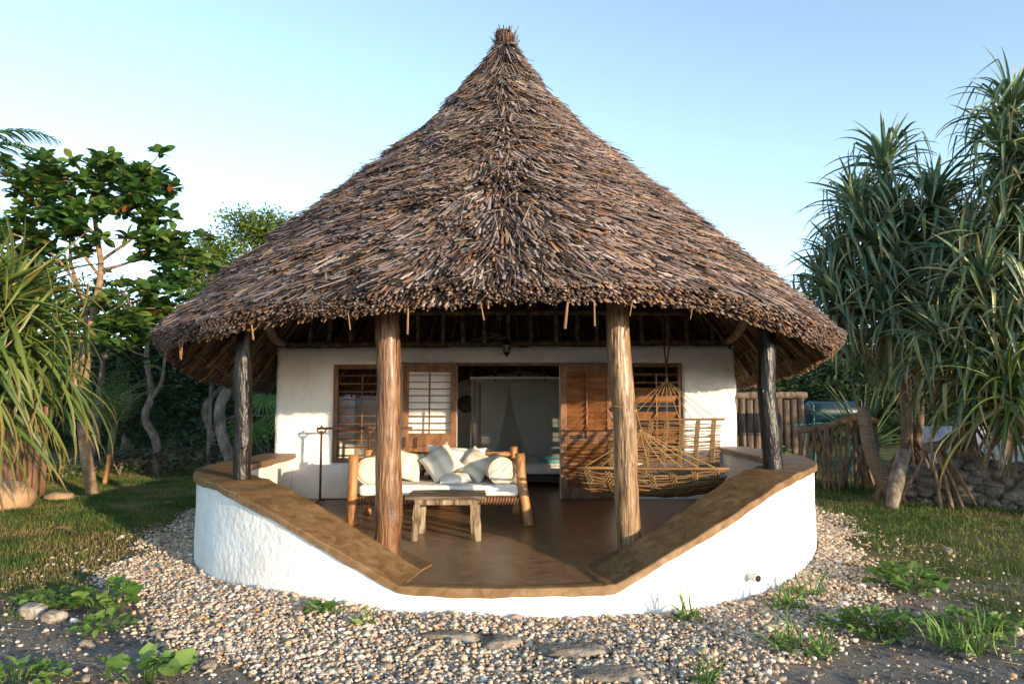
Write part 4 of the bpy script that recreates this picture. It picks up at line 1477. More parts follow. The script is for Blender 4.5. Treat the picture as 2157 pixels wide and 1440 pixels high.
for u in WARP:
    for cd in range(4):
        sg = 1 if cd % 2 else -1
        pts = []
        for k in range(0, 2 * NST + 1):
            s = hs[-1] * k / (2 * NST)
            x0, x1 = hx(s)
            q = hp(s)
            dd = hp(min(s + 0.03, hs[-1])) - hp(max(s - 0.03, 0))
            nrm = np.array([-dd[1], dd[0]]) / (np.linalg.norm(dd) + 1e-9)
            ph = sg * math.cos(k * math.pi / 2) * 0.013
            pts.append((x0 + (x1 - x0) * u + (cd - 1.5) * 0.017, q[0] + nrm[0] * ph, q[1] + nrm[1] * ph - (0.016 + 0.05 * s / hs[-1]) * math.sin(math.pi * u)))
        MB().tube(pts, 0.0085, 5).build('warp_cord', M['cord'], ham, True)
MB().tube([(1.36, 9.80, 1.428), (2.1, 9.80, 1.434), (2.91, 9.80, 1.438)], 0.016, 8, wob=0.08, sub=6).build('spreader_bar', M['cane'], ham, True)
MB().tube([(0.655, 7.30, 1.000), (1.4, 7.30, 0.992), (2.20, 7.30, 0.990)], 0.016, 8, wob=0.08, sub=6).build('spreader_bar', M['cane'], ham, True)
KB, KF = np.array([2.125, 9.80, 1.975]), np.array([1.285, 7.22, 1.385])
for u in np.linspace(0.0, 1.0, 9):
    e = np.array([1.44 + (2.80 - 1.44) * u, 9.80, 1.44])
    MB().tube([KB, (KB + e) / 2 + np.array([0, 0, -0.012]), e], 0.0058, 5, sub=4).build('fan_rope', M['cord'], ham, True)
for u in np.linspace(0.0, 1.0, 9):
    e = np.array([0.72 + (2.06 - 0.72) * u, 7.30, 1.000])
    MB().tube([KF, (KF + e) / 2 + np.array([0, 0, -0.014]), e], 0.0058, 5, sub=4).build('fan_rope', M['cord'], ham, True)
for dx in (-0.03, 0.055):
    MB().tube([KB + np.array([0, 0, -0.02]), (KB[0] + dx * 0.1, 9.80, 2.17), (KB[0] + dx, 9.80, 2.60), (KB[0] + dx, 9.82, 3.75)], 0.011, 6, sub=4).build('hanging_rope', M['rope_dark'], ham, True)
MB().add(ICO2[0] * np.array([0.022, 0.022, 0.045]) + KB, ICO2[1]).build('knot', M['cord'], ham, True)
MB().add(ICO2[0] * np.array([0.026, 0.026, 0.03]) + KF, ICO2[1]).build('knot', M['cord'], ham, True)
for d in (-0.012, 0.012):
    MB().tube([KF + np.array([d, 0, 0]), (1.205 + d, 6.92, 1.50), (1.14 + d, 6.70, 1.60)], 0.009, 6, sub=4).build('tie_rope', M['cord'], ham, True)
MB().tube([(1.03 + 0.121 * math.cos(a), 6.63 + 0.121 * math.sin(a), 1.60 + 0.02 * math.sin(a * 2)) for a in np.linspace(0, 4 * math.pi, 40)], 0.009, 6).build('post_lashing', M['cord'], ham, True)

# lantern
lan = thing('lantern', 'small dark metal lantern hanging over the doorway', 'lantern', (-0.082, 10.68, 2.34))
c = np.array([-0.082, 10.68, 0])
MB().lathe(c, [(0.004, 2.345), (0.014, 2.352), (0.02, 2.375), (0.045, 2.395), (0.052, 2.41), (0.052, 2.418)], 10).build('base', M['black_iron'], lan, True)
MB().lathe(c, [(0.046, 2.419), (0.066, 2.53)], 6).build('glass_body', M['glass'], lan)
for k in range(6):
    a = k * math.pi / 3
    MB().tube([c + np.array([0.048 * math.cos(a), 0.048 * math.sin(a), 2.415]), c + np.array([0.068 * math.cos(a), 0.068 * math.sin(a), 2.535])], 0.0045, 5).build('frame_bar', M['black_iron'], lan)
MB().lathe(c, [(0.08, 2.531), (0.07, 2.548), (0.03, 2.60), (0.012, 2.615), (0.012, 2.63)], 10).build('cap', M['black_iron'], lan, True)
MB().tube([c + np.array([0, 0, 2.625]), c + np.array([0, 0, 2.75]), c + np.array([0, 0.06, 3.02])], 0.006, 6).build('chain', M['black_iron'], lan)

# ceiling fan, just seen above the wall
fan = thing('ceiling_fan', 'pale ceiling fan in the dark roof space above the lantern', 'fan', (-0.20, 11.75, 2.74))
MB().tube([(-0.20, 11.75, 2.80), (-0.20, 11.75, 4.0)], 0.014, 8).build('rod', M['fan'], fan)
MB().lathe((-0.20, 11.75, 0), [(0.03, 2.70), (0.09, 2.72), (0.10, 2.77), (0.05, 2.81), (0.02, 2.83)], 14).build('motor', M['fan'], fan, True)
MB().lathe((-0.20, 11.75, 0), [(0.02, 3.02), (0.045, 3.05), (0.05, 3.12)], 12).build('rod_cover', M['fan'], fan, True)
for k in range(3):
    a = R(18 + 120 * k)
    d = np.array([math.cos(a), math.sin(a), 0])
    rot = Matrix.Rotation(a, 3, 'Z') @ Matrix.Rotation(R(10), 3, 'X')
    MB().obox(np.array([-0.20, 11.75, 2.755]) + d * 0.40, (0.56, 0.12, 0.008), rot).build('blade', M['fan'], fan, bevel=0.003)

# bed seen through the doorway
bed = thing('bed', 'wooden bed with white bedding seen through the doorway', 'bed', (0.15, 13.2, FLOOR))
MB().box(-0.70, 1.05, 12.45, 14.45, 0.30, 0.42).build('bed_frame', M['bed_wood'], bed, bevel=0.01)
for x in (-0.68, 0.97):
    for y in (12.47, 14.37):
        MB().box(x, x + 0.06, y, y + 0.06, FLOOR, 2.06).build('bed_post', M['bed_wood'], bed)
V, F = soft_box(-0.66, 1.01, 12.44, 14.40, 0.425, 0.62, 0.05, 81, (18, 18, 4))
obj('bedding', V, F, M['white_cloth'], bed, True)
pillow('cushion', 'turquoise cushion on the bed inside the doorway', (0.70, 12.62, 0.665), (0.55, 0.32), R(80), R(2), R(0), M['turquoise'], 14, 0.06)

net = thing('mosquito_net', 'white mosquito net draped round the bed inside the doorway', 'mosquito net', (0.15, 13.4, 0.6))


def drape(name, p0, p1, z0, z1, waves, amp, gather=None, n=60, m=16, mat=None, seed=0):
    V, F = [], []
    p0, p1 = np.array(p0), np.array(p1)
    d = (p1 - p0) / np.linalg.norm(p1 - p0)
    nn = np.array([-d[1], d[0]])
    for j in range(m + 1):
        v = j / m
        z = z1 + (z0 - z1) * v
        for i in range(n + 1):
            u = i / n
            uu = u
            if gather:
                g, k = gather
                uu = u + (g - u) * k * min(1, v * 1.25) ** 1.6
            p = p0 + (p1 - p0) * uu + nn * amp * (math.sin(u * waves * 2 * math.pi + seed) + 0.5 * math.sin(u * waves * 4.3 * math.pi + seed * 2)) * (0.35 + 0.65 * v)
            V.append((p[0], p[1], z + 0.01 * math.sin(u * 30)))
    for j in range(m):
        for i in range(n):
            F.append((j * (n + 1) + i, j * (n + 1) + i + 1, (j + 1) * (n + 1) + i + 1, (j + 1) * (n + 1) + i))
    return obj(name, V, F, mat or M['net'], net, True)


drape('net_side', (-0.72, 12.40), (-0.05, 12.40), 0.50, 2.10, 6, 0.016, (0.25, 0.45), seed=1)
drape('net_side', (-0.05, 12.41), (1.08, 12.41), 0.55, 2.10, 7, 0.012, (0.95, 0.25), seed=2)
drape('net_side', (-0.72, 12.42), (-0.72, 14.45), 0.50, 2.10, 8, 0.014, seed=3)
drape('net_side', (-0.72, 14.46), (1.08, 14.46), 0.50, 2.10, 8, 0.014, seed=4)
MB().box(-0.73, 1.09, 12.38, 12.44, 2.085, 2.115).build('net_hem', M['white_cloth'], net)

orn = thing('wall_plaque', 'round carved plaque on the room wall beside the mosquito net', 'plaque', (-0.98, 15.36, 1.65))
pts = [(-0.98 + 0.17 * math.cos(a), 15.36, 1.65 + 0.17 * math.sin(a)) for a in np.linspace(0, 2 * math.pi, 40)]
MB().tube(pts, 0.018, 6).build('rim', M['bed_wood'], orn, True)
MB().lathe((-0.98, 15.37, 1.65), [(0.165, 0.0), (0.165, 0.012)], 24, 'Y').build('disc', M['pole'], orn)
for k in range(6):
    a = k * math.pi / 3
    MB().tube([(-0.98 + 0.04 * math.cos(a), 15.355, 1.65 + 0.04 * math.sin(a)), (-0.98 + 0.15 * math.cos(a + .3), 15.355, 1.65 + 0.15 * math.sin(a + .3))], 0.012, 5).build('spoke', M['bed_wood'], orn)

# ------------------------------------------------------------------ planting: leaf shapes
LEAF = {}


def strip_leaf(key, L, W, e0, curve, fold=None, n=9, mat=None, vee=0.28, twist=0.0):
    """a long blade: leaves the stem at e0, arches over by curve, may crease at fold=(where, drop)"""
    p = np.zeros((n + 1, 2))
    ang = e0
    A = [ang]
    for i in range(n):
        t = (i + 0.5) / n
        a = e0 - curve * t ** 1.4
        if fold and t > fold[0]:
            a -= fold[1]
        A.append(a)
        p[i + 1] = p[i] + L / n * np.array([math.cos(a), math.sin(a)])
    V, T = [], []
    for i in range(n + 1):
        t = i / n
        wd = W * (0.75 + 0.25 * min(1, t * 6)) * (1 - t ** 2.2) ** 0.8 * 0.5 + 0.001
        a = A[min(i + 1, n)]
        nx, nz = -math.sin(a), math.cos(a)
        tw = twist * t
        for sgn in (-1, 0, 1):
            up = (abs(sgn) - 0.5) * vee * wd * 2 + sgn * wd * math.sin(tw)
            V.append((p[i, 0] + nx * up, sgn * wd * math.cos(tw), p[i, 1] + nz * up))
            T.append(t)
    F = []
    for i in range(n):
        for j in (0, 1):
            a = i * 3 + j
            F.append((a, a + 1, a + 4, a + 3))
    V = np.array(V)
    if key.endswith('_s'):
        V = V * np.array([1.12, 0.62, 1.12])          # slimmer, longer blades
    LEAF[key] = (V, np.array(F), np.array(T), mat)


def oval_leaf(key, L, W, bend, mat, shape=0.62, n=5, tipw=0.0):
    V, T = [], []
    for i in range(n + 1):
        t = i / n
        wd = W * 0.5 * max(math.sin(math.pi * t ** shape) ** 0.8 if 0 < t < 1 else 0.0, 0.03)
        for sgn in (-1, 0, 1):
            V.append((t * L, sgn * wd, -bend * L * t * t + abs(sgn) * wd * 0.25))
            T.append(t)
    F = []
    for i in range(n):
        for j in (0, 1):
            a = i * 3 + j
            F.append((a, a + 1, a + 4, a + 3))
    LEAF[key] = (np.array(V), np.array(F), np.array(T), mat)


def lobed_leaf(key, L, W, mat):
    """broad heart-shaped weed leaf with a wavy rim"""
    k = 14
    V = [(0.35 * L, 0, -0.02 * L)]
    for i in range(k):
        a = 2 * math.pi * i / k
        r = 0.5 * (1 + 0.13 * math.cos(5 * a) - 0.12 * math.cos(a))
        V.append((0.5 * L + r * L * math.cos(a), r * W * math.sin(a), 0.07 * L * math.sin(3 * a) + 0.06 * L - 0.18 * L * max(0, math.cos(a))))
    V[1 + k // 2] = (0.12 * L, 0, 0)
    F = [(0, 1 + i, 1 + (i + 1) % k) for i in range(k)]
    LEAF[key] = (np.array(V), np.array(F), np.linalg.norm(np.array(V), axis=1) / L, mat)


def leaf_mesh(key):
    V, F, T, mat = LEAF[key]
    me = make_mesh('leaf_' + key, V, np.asarray(F), mat, True)
    flt_attr(me, T, 't')
    return me


LMESH = {}


def plant_leaves(root, items, n_single, name='leaf', rest='foliage', max_dist=16):
    """items: (leaf shape, world matrix). The leaves that show largest become parts of their own, the rest one mesh per material"""
    base = wloc(root)
    sc = []
    for i, (k, m) in enumerate(items):
        p = m.translation
        tip = m @ Vector((LEAF[k][0][:, 0].max() * 0.6, 0, 0))
        d = max(tip.y, 0.5)
        u, v = tip.x / d, (tip.z - CAMZ) / d
        vis = abs(u) < 0.74 and -0.42 < v < 0.62
        size = (tip - p).length / d
        sc.append((-(size * random.uniform(0.7, 1.3) - d * 0.004 if vis else -1), i))
    sc.sort()
    single = set(i for s, i in sc[:n_single] if s < 0.0)
    groups = {}
    for i, (k, m) in enumerate(items):
        if i in single:
            if k not in LMESH:
                LMESH[k] = leaf_mesh(k)
            o = bpy.data.objects.new(name, LMESH[k])
            COL.objects.link(o)
            o.parent = root
            o.matrix_local = Matrix.Translation(-base) @ m
        else:
            groups.setdefault((LEAF[k][3].name, np.asarray(LEAF[k][1]).shape[1]), []).append((k, m))
    for mn, lst in groups.items():
        VV, FF, TT, n = [], [], [], 0
        for k, m in lst:
            V, F, T, mat = LEAF[k]
            a = np.array(m)
            VV.append(V @ a[:3, :3].T + a[:3, 3])
            FF.append(np.asarray(F) + n)
            TT.append(T)
            n += len(V)
        V = np.vstack(VV) - np.array(base)
        me = make_mesh(rest, V, np.vstack(FF), LEAF[lst[0][0]][3], True)
        flt_attr(me, np.concatenate(TT), 't')
        link(rest, me, root, 'stuff')


def xf(p, az, tiltdir=0.0, tilt=0.0, s=1.0, roll=0.0, pitch=0.0):
    return Matrix.Translation(p) @ Matrix.Rotation(tiltdir, 4, 'Z') @ Matrix.Rotation(tilt, 4, 'Y') @ Matrix.Rotation(az - tiltdir, 4, 'Z') @ Matrix.Rotation(-pitch, 4, 'Y') @ Matrix.Rotation(roll, 4, 'X') @ Matrix.Scale(s, 4)


for suf, mt in (('', M['pandanus']), ('_s', M['pandanus_sun'])):
    strip_leaf('up0' + suf, 0.95, 0.078, R(80), R(22), None, 8, mt)
    strip_leaf('up1' + suf, 1.10, 0.078, R(72), R(38), None, 8, mt)
    strip_leaf('up2' + suf, 1.2, 0.074, R(68), R(30), (0.62, R(95)), 9, mt)
    strip_leaf('mid0' + suf, 1.30, 0.08, R(54), R(85), None, 9, mt)
    strip_leaf('mid1' + suf, 1.40, 0.08, R(48), R(50), (0.52, R(88)), 9, mt)
    strip_leaf('mid2' + suf, 1.35, 0.078, R(58), R(55), (0.58, R(100)), 9, mt, twist=0.5)
    strip_leaf('out0' + suf, 1.4, 0.08, R(28), R(85), None, 9, mt)
    strip_leaf('out1' + suf, 1.45, 0.08, R(24), R(45), (0.45, R(72)), 9, mt, twist=-0.4)
    strip_leaf('out2' + suf, 1.35, 0.078, R(16), R(95), None, 9, mt, twist=0.6)
    strip_leaf('low0' + suf, 1.35, 0.078, R(-8), R(80), None, 9, mt)
    strip_leaf('hang' + suf, 1.5, 0.085, R(-35), R(52), None, 9, mt, twist=0.5)
    strip_leaf('low1' + suf, 1.35, 0.074, R(-25), R(62), None, 9, mt, twist=0.8)
strip_leaf('dead0', 1.15, 0.06, R(-45), R(40), None, 7, M['dead_leaf'], twist=1.2)
strip_leaf('dead1', 1.25, 0.055, R(-60), R(26), None, 7, M['dead_leaf'], twist=-1.5)


def rosette(p, n=64, s=1.0, tiltdir=0.0, tilt=0.0, suf='', dead=8, fall=1.0):
    items = []
    for i in range(n):
        u = (i + 0.5) / n
        az = i * 2.39996 + random.uniform(-0.2, 0.2)
        if u < 0.12:
            k = random.choice(['up0', 'up1', 'up0'])
        elif u < 0.27:
            k = random.choice(['up2', 'up1', 'mid0'])
        elif u < 0.56:
            k = random.choice(['mid0', 'mid1', 'mid2'])
        elif u < 0.78:
            k = random.choice(['out0', 'out1', 'out2'])
        else:
            k = random.choice(['low0', 'low1', 'out2'])
        q = Vector(p) + Vector((0, 0, -0.32 * u * s))
        items.append((k + suf, xf(q, az, tiltdir, tilt * (1 - 0.3 * u), s * random.uniform(0.78, 1.1), random.uniform(-0.3, 0.3), random.uniform(-0.12, 0.12))))
    for i in range(dead):
        q = Vector(p) + Vector((0, 0, -(0.35 + 0.25 * random.random()) * s))
        items.append((random.choice(['dead0', 'dead1']), xf(q, random.uniform(0, 6.28), tiltdir, tilt * 0.5, s * random.uniform(0.7, 1.05), random.uniform(-0.6, 0.6))))
    return items


def limbs(o, a, b, r0, r1, seed, sag=0.0, n=8, wob=0.06):
    a, b = np.array(a, float), np.array(b, float)
    m = (a + b) / 2 + np.array([0.1 * math.sin(seed), 0.1 * math.cos(seed * 1.7), sag])
    o.tube([a, m, b], [r0, (r0 + r1) / 2, r1], n, wob=wob, seed=seed, sub=5)


# ---- tall pandanus beside the right of the house
pa = thing('pandanus_tree', 'tall pandanus with twin slender trunks nearest the thatched roof', 'tree', (7.25, 13.0, 0.1), 'pandanus trees on the right')
o = MB()
o.tube([(7.13, 13.0, 0.55), (7.16, 13.0, 1.3), (7.2, 13.0, 2.6), (7.22, 13.0, 3.6)], [0.105, 0.098, 0.088, 0.08], 12, wob=0.05, seed=31, sub=6)
o.tube([(7.30, 13.06, 0.55), (7.42, 13.05, 1.4), (7.48, 13.05, 2.6), (7.46, 13.05, 3.5)], [0.09, 0.082, 0.075, 0.07], 12, wob=0.05, seed=32, sub=6)
o.build('trunk', M['pand_bark'], pa, True)
o = MB()
ROS_A = [(7.00, 13.0, 6.20), (6.35, 12.7, 5.05), (7.15, 12.5, 4.72), (7.85, 13.0, 5.25), (6.12, 13.0, 4.25), (6.80, 12.4, 3.92), (7.48, 12.4, 3.72), (6.05, 13.5, 3.95), (6.7, 13.4, 5.55), (7.5, 13.5, 4.6), (8.3, 13.2, 4.7), (6.55, 13.7, 4.5), (8.1, 12.6, 3.9), (6.45, 12.5, 4.55), (7.4, 12.3, 5.3), (5.95, 12.8, 3.55), (6.5, 12.3, 3.3), (7.0, 12.6, 3.2), (7.95, 12.3, 4.6), (6.9, 12.7, 5.2)]
for k, p in enumerate(ROS_A):
    a = (7.22, 13.0, 3.5) if k % 2 else (7.46, 13.05, 3.4)
    limbs(o, a, np.array(p) + np.array([0, 0, -0.25]), 0.085, 0.06, k + 3, -0.12)
o.build('branch', M['pand_bark'], pa, True)
for k in range(16):
    a = k * 0.393 + random.uniform(-0.12, 0.12)
    top = np.array([7.22 + 0.1 * math.cos(a), 13.02 + 0.1 * math.sin(a), random.uniform(0.6, 1.15)])
    bot = np.array([7.22 + random.uniform(0.35, 0.75) * math.cos(a), 13.02 + random.uniform(0.35, 0.75) * math.sin(a), 0.05])
    MB().tube([top, (top + bot) / 2 + np.array([0.03 * math.cos(a), 0.03 * math.sin(a), 0.04]), bot], [0.024, 0.022, 0.021], 7, wob=0.05, seed=k, sub=3).build('prop_root', M['root'], pa, True)
items = []
for k, p in enumerate(ROS_A):
    dx, dy = p[0] - 7.25, p[1] - 13.0
    items += rosette(p, 66, 0.95, math.atan2(dy, dx), R(26) if k else 0, '', 14 if p[2] < 4.5 else 5)
for k in range(90):
    c = random.choice([q for q in ROS_A if q[2] < 4.6])
    items.append((random.choice(['hang', 'hang', 'low1', 'dead1']), xf((c[0] + random.uniform(-.3, .3), c[1] + random.uniform(-.2, .2), c[2] - random.uniform(0.1, 0.6)), random.uniform(0, 6.28), 0, 0, random.uniform(0.8, 1.1), random.uniform(-.5, .5))))
plant_leaves(pa, items, 170)

# ---- broad pandanus on the right edge
pb = thing('pandanus_tree', 'wide pandanus at the right edge with long leaves drooping over the stone wall', 'tree', (7.55, 11.6, 0.1), 'pandanus trees on the right')
o = MB()
o.tube([(7.40, 11.65, 0.3), (7.32, 11.62, 1.0), (7.42, 11.6, 1.7), (7.75, 11.5, 2.5), (8.0, 11.4, 3.4)], [0.17, 0.15, 0.13, 0.11, 0.10], 12, wob=0.06, seed=35, sub=6)
o.build('trunk', M['pand_bark'], pb, True)
ROS_B = [(7.85, 11.0, 5.75), (8.2, 10.9, 5.6), (6.95, 10.0, 1.9), (7.2, 10.3, 2.5), (6.85, 10.6, 2.2), (7.35, 10.5, 1.95), (8.0, 11.1, 6.4), (7.78, 10.9, 4.75), (8.25, 10.7, 4.25), (7.30, 11.2, 4.0), (6.95, 11.2, 3.10), (7.72, 10.4, 3.05), (7.28, 10.8, 2.35), (7.72, 9.9, 2.25), (8.0, 10.6, 3.6), (8.6, 11.2, 5.2), (8.7, 10.8, 3.0), (8.3, 10.0, 1.9), (7.15, 10.7, 3.5), (7.6, 10.9, 4.2), (8.1, 10.5, 5.2), (6.7, 11.0, 2.6), (7.5, 10.2, 2.75)]
o = MB()
for k, p in enumerate(ROS_B):
    a = (8.0, 11.4, 3.3) if p[2] > 3.7 else (7.6, 11.52, 2.2)
    limbs(o, a, np.array(p) + np.array([0, 0, -0.25]), 0.085, 0.06, k + 13, -0.15)
o.build('branch', M['pand_bark'], pb, True)
for k in range(12):
    a = k * 0.524 + random.uniform(-0.15, 0.15)
    top = np.array([7.36 + 0.17 * math.cos(a), 11.63 + 0.17 * math.sin(a), random.uniform(0.7, 1.3)])
    rr = random.uniform(0.4, 0.85)
    bot = np.array([7.36 + rr * math.cos(a), 11.63 + rr * math.sin(a), 0.05])
    MB().tube([top, (top + bot) / 2 + np.array([0, 0, 0.05]), bot], 0.024, 7, wob=0.05, seed=k + 40, sub=3).build('prop_root', M['root'], pb, True)
items = []
for k, p in enumerate(ROS_B):
    dx, dy = p[0] - 7.9, p[1] - 11.4
    items += rosette(p, 72, 0.98, math.atan2(dy, dx), R(24) if k else 0, '_s' if k in (2, 5) else '', 7)
for k in range(120):
    c = random.choice([q for q in ROS_B if q[2] < 3.3])
    items.append((random.choice(['hang', 'low1', 'low0', 'dead0', 'dead1']), xf((c[0] + random.uniform(-.3, .3), c[1] + random.uniform(-.2, .2), c[2] - random.uniform(0.1, 0.5)), random.uniform(0, 6.28), 0, 0, random.uniform(0.8, 1.1), random.uniform(-.5, .5))))
plant_leaves(pb, items, 190)
# a low limb of the same tree reaching towards the house on its own stilts
MB().tube([(7.30, 11.6, 0.95), (6.95, 11.3, 1.12), (6.62, 11.05, 1.02), (6.30, 10.95, 0.98)], [0.10, 0.085, 0.08, 0.075], 10, wob=0.08, seed=61, sub=5).build('low_limb', M['pand_bark'], pb, True)
for x, y, bx, by in ((6.36, 10.92, 6.37, 10.75), (6.42, 10.9, 6.53, 10.72), (6.46, 10.95, 6.68, 10.70), (6.55, 11.0, 7.05, 10.95), (6.6, 11.0, 6.9, 11.2), (6.4, 11.0, 5.95, 11.2), (6.5, 11.0, 7.2, 11.3)):
    MB().tube([(x, y, 1.0), ((x + bx) / 2 + 0.01, (y + by) / 2, 0.55), (bx, by, gh1(bx, by) - 0.03)], [0.026, 0.025, 0.028], 8, wob=0.05, seed=int(x * 100), sub=4).build('prop_root', M['root'], pb, True)

# ---- young pandanus clump without a trunk, between the two
pc = thing('young_pandanus', 'stiff stemless pandanus clump behind the teal drum', 'plant', (6.75, 14.0, 0.1))
strip_leaf('stiff0', 1.5, 0.085, R(62), R(14), None, 6, M['pandanus'])
strip_leaf('stiff1', 1.45, 0.085, R(38), R(18), None, 6, M['pandanus'])
strip_leaf('stiff2', 1.35, 0.08, R(18), R(25), None, 6, M['pandanus'])
MB().tube([(6.9, 14.0, 0.05), (6.9, 14.0, 0.95)], [0.12, 0.09], 10, wob=0.1, seed=66, sub=4).build('stem', M['pand_bark'], pc, True)
plant_leaves(pc, [(random.choice(['stiff0', 'stiff0', 'stiff1', 'stiff1', 'stiff2']), xf((6.9, 14.0, 0.9 - 0.2 * i / 46), i * 2.4, 0, 0, random.uniform(0.75, 1.05))) for i in range(46)], 30)

# ---- cut pandanus stump, fallen stem and stilts
st = thing('pandanus_stump', 'ringed leaning pandanus stump sawn off flat above its roots', 'stump', (6.1, 12.0, 0.1))
MB().tube([(6.28, 11.9, 0.12), (6.12, 11.95, 0.45), (5.97, 12.0, 0.95), (5.90, 12.0, 1.60)], [0.16, 0.125, 0.11, 0.10], 14, wob=0.05, seed=71, sub=7).build('trunk', M['pand_bark'], st, True)
for k in range(8):
    a = k * 0.8
    MB().tube([(6.25 + 0.12 * math.cos(a), 11.9 + 0.12 * math.sin(a), 0.35), (6.3 + 0.35 * math.cos(a), 11.9 + 0.35 * math.sin(a), 0.0)], 0.035, 7, wob=0.08, seed=k, sub=3).build('root', M['root'], st, True)
ft = thing('fallen_log', 'grey fallen log propped slantwise against the stone wall', 'log', (5.66, 10.85, 0.05))
MB().tube([(5.63, 10.75, gh1(5.63, 10.75) - 0.04), (5.82, 10.95, 0.42), (6.02, 11.15, 0.72), (6.14, 11.25, 0.88)], [0.085, 0.11, 0.105, 0.11], 12, wob=0.07, seed=73, sub=6).build('trunk', M['bark'], ft, True)
fs = thing('fallen_pandanus', 'fallen pandanus stem standing on a row of thin stilt roots', 'tree', (6.0, 13.5, 0.1))
MB().tube([(5.38, 13.45, 1.16), (5.8, 13.5, 1.19), (6.15, 13.45, 1.30), (6.5, 13.4, 1.42), (6.8, 13.3, 1.30)], [0.065, 0.07, 0.075, 0.07, 0.06], 10, wob=0.08, seed=74, sub=5).build('stem', M['root'], fs, True)
for k in range(22):
    u = k / 21
    x = 5.45 + 1.4 * u + random.uniform(-0.05, 0.05)
    zt = float(np.interp(x, [5.38, 5.8, 6.15, 6.5, 6.8], [1.16, 1.19, 1.30, 1.42, 1.30]))
    bx = x + random.uniform(-0.35, 0.25)
    by = 13.45 + random.uniform(-0.5, 0.3)
    MB().tube([(x, 13.45, zt), ((x + bx) / 2 + random.uniform(-.04, .04), (13.45 + by) / 2, zt * 0.52), (bx, by, 0.06)], random.uniform(0.014, 0.036), 6, wob=0.05, seed=k, sub=3).build('prop_root', M['root'], fs, True)

# ---- coral stone wall
sw = thing('stone_wall', 'low dry wall of rough coral stones under the drooping leaves', 'wall', (7.4, 11.0, 0.1))
core = MB()
WP = [(6.35, 11.75), (6.75, 11.35), (7.2, 11.0), (7.8, 10.7), (8.8, 10.3)]
HT = [0.55, 0.68, 0.72, 0.74, 0.75]
for (a, b), h in zip(zip(WP[:-1], WP[1:]), HT):
    d = np.array(b) - np.array(a)
    L = np.linalg.norm(d)
    rot = Matrix.Rotation(math.atan2(d[1], d[0]), 3, 'Z')
    core.obox(((a[0] + b[0]) / 2 + 0.08, (a[1] + b[1]) / 2 + 0.18, h / 2 - 0.06), (L + 0.05, 0.30, h), rot)
core.build('wall_core', M['rock'], sw)
sm = [rock_mesh('stone', (1, 1, 1), k, M['rock'], 0.34, 1.7) for k in range(9)]
wl_ = np.concatenate([[0], np.cumsum(np.hypot(*np.diff(np.array(WP), axis=0).T))])
k = 0
for row in range(6):
    t = random.uniform(0, 0.08)
    while t < wl_[-1]:
        w_ = random.uniform(0.10, 0.30)
        x, y = [float(np.interp(t + w_ / 2, wl_, np.array(WP)[:, i])) for i in (0, 1)]
        h = float(np.interp(t, wl_, HT))
        z = 0.06 + row * 0.13 + random.uniform(-0.04, 0.04)
        if z < h + 0.02:
            o = link('stone', sm[k % 9], sw)
            s_ = (w_ * 0.62, random.uniform(0.09, 0.15), random.uniform(0.055, 0.115))
            o.matrix_local = Matrix.Translation(Vector((x - 7.4, y - 11.0 + row * 0.015 + random.uniform(-.03, .03), z - 0.1))) @ Matrix.Rotation(random.uniform(-1.0, 0.2), 4, 'Z') @ Matrix.Rotation(random.uniform(-.3, .3), 4, 'Y') @ Matrix.Diagonal((*s_, 1))
            k += 1
        t += w_ * 0.95

# ---- log fence, teal drum barbecue, white wall beyond
lf = thing('log_fence', 'fence of upright weathered logs with a pole laid along its top', 'fence', (6.1, 17.0, 0.15))
for k in range(13):
    x = 4.75 + k * 0.175
    MB().tube([(x, 17.0 + 0.02 * math.sin(k), 0.05), (x + 0.01, 17.0, 1.76 + 0.02 * math.sin(k * 2.3))], [0.088, 0.084], 10, wob=0.05, seed=k, sub=5).build('log', M['fence'], lf, True)
MB().tube([(4.6, 16.98, 1.83), (5.8, 16.97, 1.85), (7.0, 16.98, 1.86)], [0.085, 0.09, 0.08], 10, wob=0.06, seed=80, sub=5).build('top_pole', M['fence'], lf, True)
bq = thing('drum_barbecue', 'dark teal drum barbecue on a thin teal frame', 'barbecue', (6.93, 15.5, 0.12))
prof = [(0.18, 6.40), (0.228, 6.42), (0.232, 6.45), (0.232, 7.40), (0.228, 7.43), (0.18, 7.45)]
MB().lathe((0, 15.5, 1.47), prof, 28, 'X').build('drum', M['teal'], bq, True)
for x in (6.45, 7.40):
    MB().tube([(x, 15.5 + 0.236 * math.cos(a), 1.47 + 0.236 * math.sin(a)) for a in np.linspace(0, 2 * math.pi, 28)], 0.012, 6).build('hoop', M['teal_frame'], bq, True)
MB().tube([(6.38, 15.262, 1.44), (7.47, 15.262, 1.44)], 0.012, 6).build('lid_seam', M['teal_frame'], bq)
for x in (6.44, 7.41):
    for y in (15.28, 15.72):
        MB().tube([(x, y, 0.10), (x, y, 1.62 if y < 15.5 else 1.40)], 0.02, 6).build('leg', M['teal_frame'], bq)
    MB().tube([(x, 15.28, 0.62), (x, 15.72, 0.62)], 0.014, 6).build('brace', M['teal_frame'], bq)
MB().tube([(6.44, 15.28, 1.22), (5.95, 15.28, 1.20)], 0.018, 6).build('push_bar', M['teal_frame'], bq)
MB().tube([(6.44, 15.28, 1.24), (7.41, 15.28, 1.24)], 0.016, 6).build('frame_rail', M['teal_frame'], bq)
V, F = wall_mesh(9.2, 13.5, 0.0, 1.15, [], 16.2, 0.2, 0.15)
tag(obj('garden_wall', V, F, M['blue_wall'], None, True, origin=(11, 16.2, 0)), 'pale blue-grey garden wall glimpsed behind the pandanus stems', 'wall')

